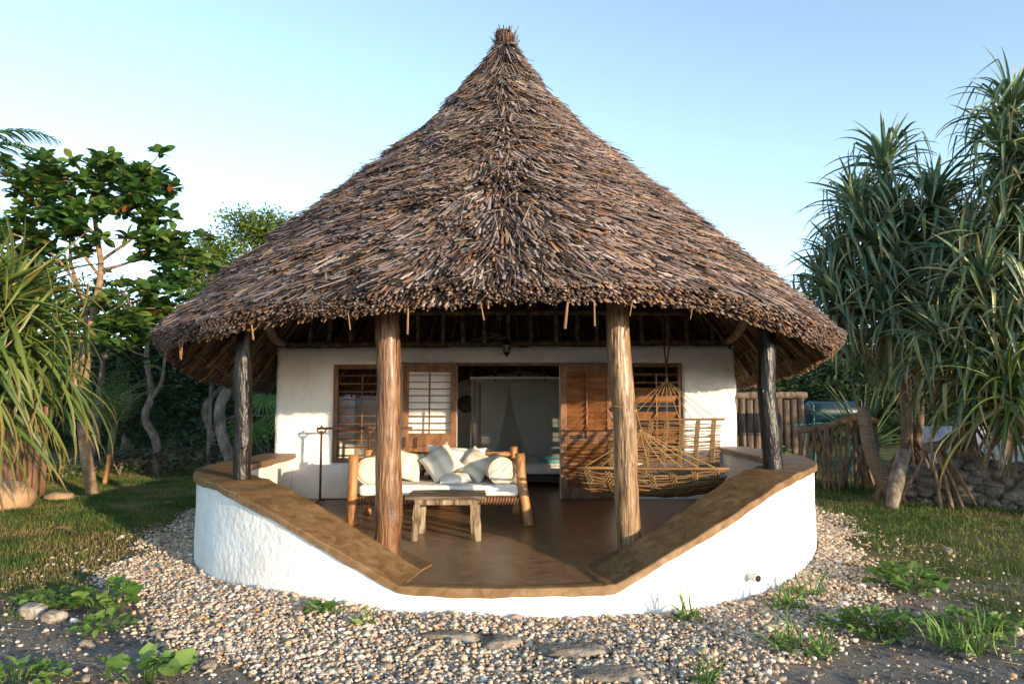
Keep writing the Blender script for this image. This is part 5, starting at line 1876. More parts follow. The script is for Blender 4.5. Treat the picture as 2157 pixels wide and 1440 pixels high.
# ------------------------------------------------------------------ left side
# long-leaved pandanus leaning in from the left edge
pl = thing('pandanus_tree', 'sunlit pandanus on the left edge with long yellow-green drooping leaves', 'tree', (-6.9, 8.4, 0.0))
MB().tube([(-6.95, 8.5, 0.0), (-6.85, 8.4, 1.2), (-6.7, 8.3, 2.1), (-6.55, 8.2, 2.6)], [0.17, 0.14, 0.12, 0.09], 12, wob=0.06, seed=91, sub=5).build('trunk', M['pand_bark'], pl, True)
ROS_L = [(-6.35, 8.05, 2.75, 1.0), (-6.6, 7.9, 2.3, 1.05), (-6.1, 8.5, 2.95, 0.95), (-6.5, 8.5, 2.0, 1.05), (-7.0, 8.2, 2.7, 1.0), (-6.3, 9.0, 2.5, 0.95)]
o = MB()
for k, p in enumerate(ROS_L):
    limbs(o, (-6.72, 8.3, 1.9), np.array(p[:3]) + np.array([0, 0, -0.25]), 0.07, 0.05, k + 23, -0.1)
o.build('branch', M['pand_bark'], pl, True)
items = []
for k, p in enumerate(ROS_L):
    items += rosette(p[:3], 66, p[3] * 1.12, 0.0, R(34), '_s', 6)
for k in range(110):
    c = random.choice(ROS_L)
    items.append((random.choice(['hang_s', 'hang_s', 'low1_s', 'low0_s']), xf((c[0] + random.uniform(-.15, .35), c[1] + random.uniform(-.3, .3), c[2] - random.uniform(0.1, 0.5)), random.uniform(-2.2, 1.0), 0, 0, random.uniform(0.8, 1.2), random.uniform(-.5, .5))))
plant_leaves(pl, items, 220)

ps = thing('pole_screen', 'screen of upright red-brown poles at the left edge of the lawn', 'fence', (-9.2, 13.0, 0))
for k in range(15):
    x = -9.95 + k * 0.108
    y = 12.95 + 0.03 * math.sin(k * 1.9)
    MB().tube([(x, y, -0.02), (x + random.uniform(-.015, .015), y, 1.55 + random.uniform(-.08, .1))], random.uniform(0.046, 0.06), 9, wob=0.06, seed=k + 60, sub=5).build('pole', M['screen_pole'], ps, True)
bo = link('boulder', rock_mesh('boulder', (0.52, 0.36, 0.32), 5, M['sandstone'], 0.2, 1.1, 3))
bo.location = (-8.15, 11.45, 0.10)
bo.rotation_euler = (0, 0, 0.3)
tag(bo, 'smooth tan boulder on the grass before the pole screen', 'boulder')
bo = link('boulder', rock_mesh('boulder', (0.26, 0.2, 0.10), 8, M['sandstone'], 0.2, 1.3, 3))
bo.location = (-7.75, 12.4, 0.05)
tag(bo, 'small flat tan stone beside the pole screen', 'stone')

# sea almond tree with big round leaves
oval_leaf('alm0', 0.27, 0.15, 0.15, M['almond_leaf'], 1.25)
oval_leaf('alm1', 0.24, 0.14, 0.3, M['almond_leaf'], 1.2)
at_ = thing('almond_tree', 'open-crowned tree with big round dark leaves left of the house', 'tree', (-7.75, 13.2, 0))
o = MB()
o.tube([(-7.65, 13.2, -0.05), (-7.9, 13.2, 1.2), (-7.85, 13.1, 2.5), (-7.72, 13.05, 3.3), (-7.6, 13.0, 4.1), (-7.72, 13.0, 4.8), (-7.8, 13.0, 5.35)], [0.11, 0.095, 0.085, 0.07, 0.055, 0.045, 0.032], 10, wob=0.07, seed=95, sub=4)
o.tube([(-7.9, 13.2, 1.3), (-8.15, 13.3, 2.3), (-8.0, 13.3, 3.2), (-8.3, 13.2, 4.3)], [0.075, 0.06, 0.045, 0.03], 9, wob=0.07, seed=96, sub=4)
TW = [((-7.72, 13.05, 3.3), (-8.35, 13.0, 4.25), (-9.0, 12.9, 4.75)), ((-7.62, 13.0, 4.0), (-8.2, 13.0, 4.7), (-8.8, 13.1, 5.3)), ((-7.72, 13.0, 4.75), (-8.1, 12.8, 5.2), (-8.5, 12.8, 5.7)),
      ((-7.75, 13.0, 5.2), (-7.7, 13.0, 5.5), (-7.6, 13.0, 5.85)), ((-7.75, 13.0, 5.0), (-7.3, 12.9, 5.3), (-6.9, 12.8, 5.65)), ((-7.6, 13.0, 4.1), (-7.0, 12.9, 4.25), (-6.4, 12.8, 4.55)),
      ((-7.0, 12.9, 4.25), (-6.7, 13.2, 4.4), (-6.1, 13.1, 4.4)), ((-7.72, 13.05, 3.35), (-7.2, 13.0, 3.7), (-6.4, 12.9, 3.8)), ((-7.2, 13.0, 3.7), (-6.9, 12.7, 3.5), (-6.75, 12.6, 3.25)),
      ((-7.85, 13.1, 2.6), (-7.3, 12.9, 3.2), (-6.9, 12.7, 2.9)), ((-8.1, 13.3, 2.8), (-8.7, 13.2, 3.5), (-9.2, 13.1, 4.1)), ((-7.6, 13.0, 4.3), (-7.1, 13.2, 4.8), (-6.8, 13.2, 5.2)), ((-8.3, 13.2, 4.2), (-8.9, 13.4, 4.5), (-9.5, 13.4, 4.4)),
      ((-7.4, 13.0, 5.2), (-7.2, 13.2, 5.5), (-7.2, 13.3, 5.8)), ((-8.1, 12.8, 5.2), (-8.4, 13.1, 5.4), (-8.9, 13.1, 5.9)), ((-7.7, 13.0, 4.6), (-7.6, 12.8, 4.9), (-7.7, 12.6, 5.2)), ((-8.3, 13.2, 4.3), (-8.2, 13.0, 4.6), (-8.1, 12.8, 4.75)), ((-7.85, 13.1, 2.7), (-8.3, 13.0, 3.1), (-8.7, 12.9, 3.3)), ((-7.3, 12.9, 3.2), (-6.9, 13.2, 3.6), (-6.3, 13.2, 3.3))]
for k, t3 in enumerate(TW):
    o.tube(t3, [0.034, 0.024, 0.013], 7, wob=0.06, seed=k, sub=4)
items = []
for k, t3 in enumerate(TW):
    e = np.array(t3[2])
    m_ = np.array(t3[1])
    sites = [e, e + rng.normal(0, 0.13, 3), (e + m_) / 2 + rng.normal(0, 0.18, 3)]
    for q in range(17):
        d = rng.normal(0, 1, 3) * np.array([0.36, 0.30, 0.20])
        c = e + d
        sites.append(c)
        if q % 3 == 0:
            o.tube([e - (e - m_) * 0.2, (e + c) / 2 + np.array([0, 0, 0.05]), c], [0.014, 0.011, 0.008], 5)
    for c in sites:
        for i in range(14):
            az = i * 2.4 + random.uniform(-.4, .4)
            items.append((random.choice(['alm0', 'alm1']), xf(Vector(c) + Vector((0, 0, random.uniform(-.05, .05))), az, random.uniform(0, 6), random.uniform(0, .5), random.uniform(0.65, 1.1), random.uniform(-.5, .5), random.uniform(-0.2, 0.75))))
o.build('trunk', M['bark_tan'], at_, True)
plant_leaves(at_, items, 230)


def leafy(name, label, base, stems, clumps, leaf, n_per, group=None, bark='bark', crown='crown', spread=1.0, size=(0.7, 1.25), cat='tree'):
    """a broadleaved tree or shrub: tapered stems and leaves spread through the given clumps (centre, radii)"""
    t = thing(name, label, cat, base, group)
    o = MB()
    for k, (pts, r0, r1) in enumerate(stems):
        o.tube(pts, np.linspace(r0, r1, len(pts)), 8, wob=0.08, seed=k + int(abs(base[0]) * 10), sub=4)
    allpts = np.array([p for pts, _, _ in stems for p in pts])
    for c, rad in clumps:
        j = int(np.argmin(np.linalg.norm(allpts - np.array(c), axis=1)))
        a = allpts[j]
        o.tube([a, (a + np.array(c)) / 2 + rng.normal(0, 0.08, 3), np.array(c)], [0.03, 0.022, 0.012], 6, sub=3)
        for q in range(5):
            e = np.array(c) + rng.normal(0, 0.5, 3) * np.array(rad)
            o.tube([np.array(c), (np.array(c) + e) / 2 + rng.normal(0, 0.05, 3), e], [0.012, 0.009, 0.005], 5)
    o.build('trunk' if cat == 'tree' else 'stem', M[bark], t, True)
    VV, FF, TT, nn = [], [], [], 0
    V0, F0, T0, mat = LEAF[leaf]
    F0 = np.asarray(F0)
    for c, rad in clumps:
        n = int(n_per * rad[0] * max(rad[1], rad[2]))
        nc = max(4, n // 26)
        u = rng.normal(0, 1, (nc, 3))
        u /= np.linalg.norm(u, axis=1)[:, None]
        cen = np.array(c) + u * (rng.random((nc, 1)) ** 0.42) * np.array(rad)
        ix = rng.integers(0, nc, n)
        P = cen[ix] + rng.normal(0, 0.13 * spread, (n, 3))
        for p in P:
            a = np.array(xf(Vector(p), random.uniform(0, 6.28), random.uniform(0, 6.28), random.uniform(0, 0.6), random.uniform(*size), random.uniform(-.7, .7), random.uniform(-0.5, 0.8)))
            VV.append(V0 @ a[:3, :3].T + a[:3, 3])
            FF.append(F0 + nn)
            TT.append(T0)
            nn += len(V0)
    me = make_mesh(crown, np.vstack(VV) - np.array(base), np.vstack(FF), mat, True)
    flt_attr(me, np.concatenate(TT), 't')
    link(crown, me, t, 'stuff')
    return t


oval_leaf('sun_leaf', 0.16, 0.06, 0.2, M['bush_leaf'], 0.9, 2)
oval_leaf('mid_leaf', 0.18, 0.08, 0.2, M['mid_leaf'], 0.9, 2)
oval_leaf('dark_leaf', 0.20, 0.085, 0.2, M['dark_leaf'], 0.9, 2)
oval_leaf('shrub_leaf', 0.13, 0.06, 0.2, M['shrub_leaf'], 0.9, 2)
oval_leaf('pale_leaf', 0.11, 0.055, 0.2, M['pale_shrub'], 0.9, 2)

leafy('feathery_tree', 'bright green feathery tree showing above the thatch on the left', (-8.0, 21.0, 0), [([(-8.0, 21, 0), (-7.9, 21, 2.5), (-7.9, 21, 4.5), (-7.7, 21, 6.2)], 0.16, 0.05)],
      [((-7.7, 20.8, 6.5), (0.9, 0.7, 0.55)), ((-8.7, 20.9, 6.2), (0.7, 0.6, 0.55)), ((-8.4, 20.7, 5.4), (0.9, 0.7, 0.7)), ((-6.9, 21, 6.6), (0.8, 0.6, 0.5)), ((-7.4, 20.6, 5.5), (1.0, 0.7, 0.7)), ((-9.2, 21, 4.9), (0.8, 0.6, 0.6)), ((-8.2, 20.6, 4.4), (1.0, 0.7, 0.7)), ((-6.4, 21, 5.8), (0.8, 0.6, 0.6)), ((-8.0, 20.7, 7.0), (0.7, 0.5, 0.45)), ((-9.0, 20.7, 5.6), (0.8, 0.6, 0.6)), ((-7.6, 20.5, 3.6), (1.0, 0.6, 0.7)), ((-9.3, 20.6, 4.0), (0.9, 0.6, 0.7)), ((-8.9, 20.4, 6.0), (0.8, 0.5, 0.5)), ((-9.5, 20.4, 5.3), (0.7, 0.5, 0.5)), ((-7.2, 20.4, 6.9), (0.8, 0.5, 0.4)), ((-6.6, 20.5, 6.4), (0.8, 0.5, 0.5))],
      'sun_leaf', 2100, spread=1.0)
WOOD = 'trees of the dark wood behind the lawn'
leafy('leafy_tree', 'mid green leafy tree rising behind the open-crowned tree', (-10.2, 17.5, 0), [([(-10.2, 17.5, 0), (-10.1, 17.5, 2), (-9.9, 17.5, 4.0)], 0.12, 0.05)],
      [((-9.7, 17.3, 4.2), (1.0, 0.6, 0.7)), ((-10.9, 17.3, 3.9), (0.9, 0.6, 0.7)), ((-9.0, 17.4, 3.5), (0.8, 0.6, 0.6)), ((-10.2, 17.2, 3.1), (1.0, 0.6, 0.6)), ((-11.6, 17.4, 4.6), (0.9, 0.6, 0.7))], 'mid_leaf', 900, WOOD)
leafy('leafy_tree', 'mid green leafy tree tucked against the left end of the thatch', (-7.0, 16.6, 0), [([(-7.0, 16.6, 0), (-7.0, 16.6, 2), (-6.8, 16.5, 3.6)], 0.055, 0.03)],
      [((-6.6, 16.4, 3.9), (0.9, 0.6, 0.6)), ((-7.5, 16.4, 3.7), (0.8, 0.6, 0.6)), ((-6.2, 16.5, 3.1), (0.8, 0.5, 0.5)), ((-7.2, 16.3, 2.9), (0.8, 0.5, 0.5)), ((-6.0, 16.4, 4.5), (0.7, 0.5, 0.5))], 'mid_leaf', 900, WOOD)
leafy('wood_tree', 'grey forked tree standing at the edge of the dark wood', (-8.5, 17.2, 0), [([(-8.38, 17, 0), (-8.42, 17, 0.75), (-8.72, 17, 1.32), (-8.58, 17, 1.9), (-8.75, 17, 2.8), (-8.6, 17, 3.8)], 0.115, 0.05), ([(-8.6, 17, 1.75), (-8.35, 17, 2.2), (-8.3, 17, 2.9)], 0.06, 0.03)],
      [((-8.8, 17.6, 3.6), (0.9, 0.6, 0.5)), ((-7.9, 17.4, 3.2), (0.8, 0.6, 0.5)), ((-9.4, 17.4, 3.0), (0.7, 0.5, 0.45)), ((-8.2, 17.8, 2.6), (0.7, 0.5, 0.4))], 'dark_leaf', 900, WOOD)
leafy('wood_tree', 'pale trunk that bends in a bow behind the dark slim post', (-5.65, 14.5, 0), [([(-5.5, 14.5, 0), (-5.62, 14.5, 0.4), (-5.86, 14.5, 1.0), (-5.92, 14.5, 1.6), (-5.68, 14.5, 2.0), (-5.2, 14.6, 2.25)], 0.13, 0.10)],
      [((-4.9, 15.3, 2.6), (0.5, 0.4, 0.3))], 'dark_leaf', 500, WOOD)
leafy('wood_tree', 'crooked thin tree in the shade between the grey tree and the bowed trunk', (-7.6, 18.0, 0), [([(-7.5, 18, 0), (-7.55, 18, 0.9), (-7.75, 18, 1.5), (-7.3, 18, 2.1), (-6.6, 18, 2.7)], 0.10, 0.05), ([(-7.6, 18, 1.0), (-7.1, 18, 1.3), (-6.5, 18, 1.35)], 0.05, 0.025)],
      [((-7.6, 18.5, 3.1), (1.0, 0.6, 0.7)), ((-6.5, 18.6, 3.0), (1.0, 0.6, 0.7)), ((-5.6, 18.4, 2.6), (0.9, 0.6, 0.7)), ((-6.6, 19, 1.7), (1.1, 0.5, 0.7)), ((-5.4, 19, 1.4), (1.0, 0.5, 0.8))], 'dark_leaf', 1000, WOOD)
leafy('wood_tree', 'dense dark tree at the back of the wood behind the young palm', (-10.6, 19.5, 0), [([(-10.5, 19.5, 0), (-10.4, 19.5, 2), (-10.2, 19.5, 4.2)], 0.15, 0.05)],
      [((-10.5, 19.3, 2.4), (1.2, 0.7, 0.9)), ((-9.6, 19.4, 3.6), (1.0, 0.7, 0.8)), ((-11.6, 19.4, 2.2), (1.1, 0.7, 0.9)), ((-9.2, 19.5, 2.2), (1.1, 0.6, 0.9)), ((-8.2, 19.6, 3.4), (1.1, 0.6, 0.8)), ((-7.2, 19.7, 3.9), (1.1, 0.6, 0.7)), ((-10.2, 19.6, 1.2), (1.6, 0.6, 0.7)), ((-8.0, 19.8, 1.4), (1.3, 0.5, 0.9))], 'dark_leaf', 900, WOOD)
SHR = 'shrubs along the far side of the lawn'
for x, y, rx, h, leaf, lab in ((-10.3, 16.0, 0.75, 0.45, 'pale_leaf', 'pale variegated low shrub beside the pole screen'), (-9.2, 16.9, 0.5, 0.45, 'shrub_leaf', 'grey green low shrub behind the young palm'),
                               (-8.2, 17.0, 0.65, 0.6, 'shrub_leaf', 'bronze tinged shrub below the grey forked tree'), (-7.1, 16.9, 0.7, 0.75, 'shrub_leaf', 'tall twiggy shrub near the middle of the lawn edge'),
                               (-6.1, 16.4, 0.6, 0.6, 'shrub_leaf', 'dusky shrub left of the bowed trunk'), (-4.9, 15.9, 0.6, 0.6, 'dark_leaf', 'dark shrub against the house behind the slim post'), (-11.7, 16.2, 0.7, 0.7, 'dark_leaf', 'dark shrub hidden behind the pole screen')):
    leafy('shrub', lab, (x, y, 0), [([(x, y, 0), (x + 0.05, y, h * 0.6), (x, y, h)], 0.025, 0.012), ([(x, y, 0), (x - 0.2, y, h * 0.8)], 0.02, 0.01)],
          [((x, y, h * 0.65), (rx, 0.45, h * 0.62))], leaf, 1700, SHR, spread=0.7, cat='shrub', crown='foliage')


# palms
def frond(o_items, base, az, L, e0, droop, mat_key, n=46, lw=0.5, rach=None):
    """one feather frond: rachis points returned, leaflets appended"""
    pts = [Vector(base)]
    for i in range(14):
        a = e0 - droop * ((i + 0.5) / 14) ** 1.3
        pts.append(pts[-1] + Vector((math.cos(az) * math.cos(a), math.sin(az) * math.cos(a), math.sin(a))) * (L / 14))
    for i in range(n):
        t = 0.14 + 0.85 * i / n
        f = t * 14
        k = min(int(f), 13)
        p = pts[k].lerp(pts[k + 1], f - k)
        d = (pts[k + 1] - pts[k]).normalized()
        ln = lw * math.sin(math.pi * (0.12 + 0.84 * t)) ** 0.7
        for sd in (-1, 1):
            side = Vector((-math.sin(az), math.cos(az), 0)) * sd
            out_ = (side * 0.85 + d * 0.6 + Vector((0, 0, random.uniform(-0.35, 0.05)))).normalized()
            z = (out_.cross(d) * sd).normalized()
            if z.z < 0:
                z = -z
            y_ = z.cross(out_)
            m = Matrix(((out_.x, y_.x, z.x, p.x), (out_.y, y_.y, z.y, p.y), (out_.z, y_.z, z.z, p.z), (0, 0, 0, 1)))
            o_items.append((mat_key, m @ Matrix.Scale(ln, 4)))
    return pts


strip_leaf('leaflet', 1.0, 0.065, R(8), R(45), None, 4, M['almond_leaf'])
strip_leaf('leaflet_pale', 1.0, 0.05, R(6), R(40), None, 4, M['pandanus_sun'])
cp = thing('coconut_palm', 'coconut palm whose feathery frond reaches in at the top left', 'tree', (-11.6, 14.0, 0))
MB().tube([(-11.6, 14, -0.05), (-11.7, 14, 3), (-11.5, 14, 6.4)], [0.19, 0.15, 0.12], 12, wob=0.04, seed=5, sub=6).build('trunk', M['bark'], cp, True)
items = []
for k, (az, e0, dr, L) in enumerate(((-0.05, 38, 95, 2.9), (0.25, 20, 80, 2.7), (-0.9, 45, 100, 2.6), (1.5, 50, 100, 2.6), (2.6, 40, 90, 2.6), (3.7, 45, 95, 2.6), (4.7, 30, 90, 2.5), (0.6, 65, 90, 2.5))):
    pts = frond(items, (-11.5, 14, 6.35), az, L, R(e0), R(dr), 'leaflet', 52, 0.62)
    MB().tube(pts, np.linspace(0.028, 0.006, len(pts)), 6).build('frond_rib', M['weed_leaf'], cp, True)
plant_leaves(cp, items, 60, 'leaflet', 'leaflets')
yp = thing('young_palm', 'young coconut palm with upright fronds on the edge of the lawn', 'palm', (-8.45, 15.0, 0))
MB().tube([(-8.47, 15.0, -0.02), (-8.43, 15.0, 0.25), (-8.38, 15.0, 0.62)], [0.055, 0.05, 0.05], 10, wob=0.05, seed=7, sub=4).build('stem', M['sofa_leg'], yp, True)
MB().tube([(-8.385, 15.0, 0.60), (-8.36, 15.0, 0.85), (-8.33, 15.0, 1.15)], [0.05, 0.075, 0.05], 10, sub=4).build('leaf_sheath', M['pale_shrub'], yp, True)
items = []
for k, (az, e0, dr, L) in enumerate(((0.1, 72, 70, 1.6), (3.0, 76, 75, 1.5), (-0.8, 80, 40, 1.6), (1.2, 78, 50, 1.5), (4.2, 68, 85, 1.5), (2.2, 85, 25, 1.4))):
    pts = frond(items, (-8.34, 15.0, 1.05), az, L, R(e0), R(dr), 'leaflet_pale', 22, 0.42)
    MB().tube(pts, np.linspace(0.02, 0.005, len(pts)), 6).build('frond_rib', M['pale_shrub'], yp, True)
plant_leaves(yp, items, 60, 'leaflet', 'leaflets')
fp_ = thing('fan_palm', 'fan palm leaf showing between the dark post and the house corner', 'palm', (-5.0, 14.9, 0))
strip_leaf('fan_rib', 0.62, 0.05, R(5), R(45), None, 5, M['weed_leaf'])
items = []
for c, tilt0 in (((-5.15, 14.9, 1.75), 0.6), ((-4.8, 15.2, 1.5), 1.0), ((-5.5, 15.2, 1.2), 0.9)):
    MB().tube([(-5.0, 14.9, 0), ((-5.0 + c[0]) / 2, (14.9 + c[1]) / 2, c[2] * 0.55), c], [0.02, 0.015, 0.011], 6, sub=4).build('leaf_stalk', M['pale_shrub'], fp_, True)
    for i in range(26):
        items.append(('fan_rib', xf(c, -1.6 + (i - 13) * 0.2, -1.57, tilt0, random.uniform(0.9, 1.05))))
plant_leaves(fp_, items, 50, 'leaf_segment', 'leaf_segments')

# ---- greenery behind the house on the right
BR = 'dark trees behind the log fence'
leafy('evergreen_tree', 'low dark evergreen rising just over the log fence', (6.0, 19.0, 0.1), [([(6, 19, 0), (6, 19, 1.5), (6.1, 19, 2.6)], 0.1, 0.04)],
      [((5.2, 18.6, 1.7), (1.0, 0.6, 0.6)), ((6.2, 18.6, 2.1), (1.0, 0.6, 0.7)), ((7.2, 18.6, 1.8), (1.0, 0.6, 0.9)), ((4.4, 18.8, 1.5), (0.9, 0.5, 0.7)), ((7.0, 18.6, 2.8), (0.9, 0.6, 0.6))], 'dark_leaf', 1000, BR)
leafy('evergreen_tree', 'dense dark evergreen behind the drum barbecue and the pandanus', (9.2, 18.5, 0.1), [([(9.2, 18.5, 0), (9.2, 18.5, 2), (9.1, 18.5, 3.4)], 0.14, 0.05)],
      [((8.4, 18.0, 1.6), (1.1, 0.6, 1.0)), ((9.6, 18.0, 2.0), (1.1, 0.6, 1.0)), ((8.3, 18.2, 3.0), (1.0, 0.6, 0.9)), ((10.8, 18.0, 2.2), (1.2, 0.6, 1.2)), ((9.6, 18.2, 3.6), (1.2, 0.6, 0.9)), ((11.6, 18, 3.6), (1.2, 0.6, 1.0))], 'dark_leaf', 1000, BR)
leafy('shrub', 'small green shrub in front of the log fence beside the house wall', (5.55, 16.0, 0.1), [([(5.55, 16, 0.1), (5.55, 16, 0.5)], 0.02, 0.01)], [((5.6, 16.0, 0.5), (0.5, 0.35, 0.35))], 'sun_leaf', 2000, cat='shrub', crown='foliage', spread=0.6)


# ---- the far wood that closes the view
def hillside():
    xs = np.linspace(-70, 70, 120)
    ys = np.array([27.5, 28.5, 29.5, 31, 33, 40, 80])
    prof = np.array([-0.3, 1.6, 2.8, 3.7, 4.2, 4.4, 4.4])
    X, Y = np.meshgrid(xs, ys)
    Z = np.repeat(prof[:, None], len(xs), 1)
    p = np.stack([X.ravel() * 0.4, Y.ravel() * 0.4, X.ravel() * 0], 1)
    Z = Z + (0.55 * vnoise(p, 91) + 0.35 * vnoise(p * 2.7, 92)).reshape(Z.shape) * (prof > 0)[:, None]
    n, m = len(xs), len(ys)
    i, j = np.meshgrid(np.arange(n - 1), np.arange(m - 1))
    a = (j * n + i).ravel()
    me = make_mesh('hillside', np.stack([X.ravel(), Y.ravel(), Z.ravel()], 1), np.stack([a, a + 1, a + 1 + n, a + n], 1), M['scrub'], smooth=True)
    link('hillside', me, None, 'structure')


M['scrub'] = noise_mat('scrub_cover', [(0.3, (0.012, 0.026, 0.010)), (0.55, (0.03, 0.052, 0.018)), (0.8, (0.06, 0.08, 0.03))], scale=1.6, rough=0.95, bump=1.0, bscale=4, bdist=0.4, spec=0.1)
hillside()


def far_wood():
    V0, F0, T0, mat = LEAF['dark_leaf']
    V0 = V0 * 2.6
    F0 = np.asarray(F0)
    n = 12000
    x = np.concatenate([rng.uniform(-34, -4.5, n // 2), rng.uniform(4.5, 34, n // 2)])
    y = 26 + rng.random(n) * 3 - np.abs(x) * 0.10
    top = 4.4 + 1.0 * vnoise(np.stack([x * 0.35, x * 0, x * 0], 1), 7) + 0.7 * vnoise(np.stack([x * 1.1, x * 0, x * 0], 1), 8)
    z = top * rng.random(n) ** 0.8
    VV = np.zeros((n, len(V0), 3))
    for i in range(n):
        a = np.array(xf((x[i], y[i], z[i]), random.uniform(0, 6.28), random.uniform(0, 6.28), random.uniform(0, 0.7), random.uniform(0.7, 1.3), random.uniform(-.7, .7), random.uniform(-.5, .8)))
        VV[i] = V0 @ a[:3, :3].T + a[:3, 3]
    F = (np.arange(n)[:, None, None] * len(V0) + F0[None]).reshape(-1, F0.shape[1])
    me = make_mesh('far_wood', VV.reshape(-1, 3), F, mat, True)
    flt_attr(me, np.tile(T0, n), 't')
    tag(link('far_wood', me, None, 'stuff'), 'distant dark band of trees closing off the garden', 'wood')


far_wood()

# ------------------------------------------------------------------ stones and weeds in the foreground
for k, (x, y, sx, sy, sz, lab) in enumerate(((-0.42, 5.17, 0.21, 0.09, 0.04, 'flat dark slab of rock showing through the gravel, left of the other two'),
                                             (-0.08, 5.06, 0.13, 0.10, 0.055, 'small rounded brown rock wedged against the flat dark slab'),
                                             (0.42, 4.88, 0.24, 0.11, 0.045, 'long rough pale brown rock slab half buried in the gravel'),
                                             (0.62, 4.50, 0.24, 0.11, 0.035, 'low grey rock slab nearest the bottom edge'))):
    o = link('rock_slab', rock_mesh('rock_slab', (sx, sy, sz), 20 + k, M['flat_rock'], 0.4, 1.9, 3, 0.8))
    o.location = (x, y, gh1(x, y) + 0.0)
    o.rotation_euler = (0, 0, [-0.12, 0.2, 0.15, 0.1][k])
    tag(o, lab, 'rock', 'rock slabs in the gravel')
for k, (x, y, s_, lab) in enumerate(((-3.75, 5.75, 0.11, 'pale lumpy coral rock at the left edge by the weeds'), (-3.5, 5.60, 0.09, 'pale coral rock touching the left weed clump'), (-2.55, 4.42, 0.035, 'white stone on the dark soil at the bottom left corner'),
                                     (-2.9, 5.0, 0.045, 'tan stone on the soil left of the gravel'), (-2.52, 5.2, 0.045, 'rounded cream stone at the gravel edge below the big-leaved weed'), (3.0, 4.85, 0.05, 'whitish stone at the bottom right among weeds'),
                                     (3.65, 5.35, 0.07, 'tan rock between the two right-hand weed clumps'), (4.55, 7.6, 0.06, 'pale stone lying in the rough grass on the right'), (2.75, 5.15, 0.045, 'white stone beside the long weed clump'), (-1.9, 4.62, 0.05, 'flat cream stone on the soil near the lower left'))):
    o = link('loose_stone', rock_mesh('loose_stone', (s_, s_ * 0.8, s_ * 0.6), 40 + k, M['rock'], 0.3, 1.5, 3))
    o.location = (x, y, gh1(x, y) + s_ * 0.2)
    o.rotation_euler = (0, 0, k * 1.1)
    tag(o, lab, 'stone', 'loose stones')

lobed_leaf('weed0', 0.13, 0.12, M['weed_leaf'])
lobed_leaf('weed1', 0.068, 0.062, M['weed_leaf'])
oval_leaf('weed2', 0.085, 0.034, 0.25, M['weed_leaf'], 0.85, 4)
strip_leaf('weed3', 0.20, 0.012, R(70), R(50), None, 5, M['weed_leaf'])
oval_leaf('petal', 0.022, 0.018, 0.0, M['flower'], 0.9, 2)


def weed(label, x, y, rx, ry, n, keys, h, flowers=0, size=(0.7, 1.2)):
    t = thing('weed', label, 'plant', (x, y, gh1(x, y)), 'weeds round the gravel')
    items, o = [], MB()
    for i in range(n):
        a, r = random.uniform(0, 6.28), math.sqrt(random.random())
        px, py = x + rx * r * math.cos(a), y + ry * r * math.sin(a)
        z = gh1(px, py) + h * (1 - 0.6 * r * r) * random.uniform(0.3, 1.0)
        items.append((random.choice(keys), xf((px, py, z), a + random.uniform(-1.2, 1.2), random.uniform(0, 6.28), random.uniform(0, 0.4), random.uniform(*size), random.uniform(-.6, .6), random.uniform(-0.1, 0.9))))
        if i % 2 == 0:
            gx, gy = x + rx * 0.5 * r * math.cos(a), y + ry * 0.5 * r * math.sin(a)
            o.tube([(gx, gy, gh1(gx, gy) - 0.02), ((gx + px) / 2, (gy + py) / 2, z * 0.6 + 0.02), (px, py, z)], [0.004, 0.0035, 0.003], 4)
    o.build('stems', M['weed_leaf'], t, True, kind='stuff')
    plant_leaves(t, items, 40)
    for i in range(flowers):
        a = random.uniform(0, 6.28)
        px, py = x + rx * 0.9 * math.cos(a), y - ry * 0.8 * abs(math.sin(a))
        f = MB()
        for q in range(5):
            m = np.array(xf((px, py, gh1(px, py) + h * 0.8), q * 1.257, 0, 0, 1.0, 0, 0.3))
            V, F, T, mat = LEAF['petal']
            f.add(V @ m[:3, :3].T + m[:3, 3], F)
        f.build('flower', M['flower'], t)


weed('big-leaved pale green weed at the left end of the gravel', -3.25, 5.85, 0.24, 0.18, 38, ['weed0'], 0.22)
weed('fine-leaved weed trailing left of the big-leaved one', -3.75, 6.0, 0.34, 0.2, 114, ['weed2', 'weed1'], 0.12)
weed('small bright weed in the soil below the big-leaved one', -2.95, 5.35, 0.20, 0.15, 49, ['weed2', 'weed1'], 0.10)
weed('broad-leaved weed at the bottom edge on the left', -2.2, 4.42, 0.22, 0.14, 34, ['weed0', 'weed1'], 0.13)
weed('low weed in the bottom left corner', -2.95, 4.40, 0.3, 0.18, 76, ['weed2', 'weed1'], 0.08)
weed('lush round weed clump where gravel meets grass on the right', 3.55, 6.55, 0.34, 0.26, 114, ['weed1', 'weed0', 'weed1'], 0.19, 0, (0.6, 1.0))
weed('long sprawling weed clump with tiny blue flowers on the right', 2.70, 5.42, 0.40, 0.30, 152, ['weed1', 'weed2'], 0.13, 3)
weed('weed patch near the right edge beyond the sprawling clump', 3.45, 5.45, 0.34, 0.24, 114, ['weed1', 'weed2'], 0.11)
weed('weed patch at the lower right over bare soil', 3.1, 4.95, 0.3, 0.2, 95, ['weed2', 'weed3'], 0.10)
weed('grassy weed in the gravel near the lower right', 1.95, 4.95, 0.22, 0.16, 64, ['weed3', 'weed2'], 0.05)
weed('small weed against the white wall under the drain spout', 2.25, 5.98, 0.16, 0.08, 41, ['weed1', 'weed2', 'weed3'], 0.08, 1)
weed('weed against the white wall right of the drain spout', 2.55, 6.30, 0.16, 0.08, 41, ['weed2', 'weed3'], 0.10, 1)
weed('tuft against the white wall below the right ramp', 1.33, 5.62, 0.09, 0.06, 30, ['weed2', 'weed3'], 0.08, 1)
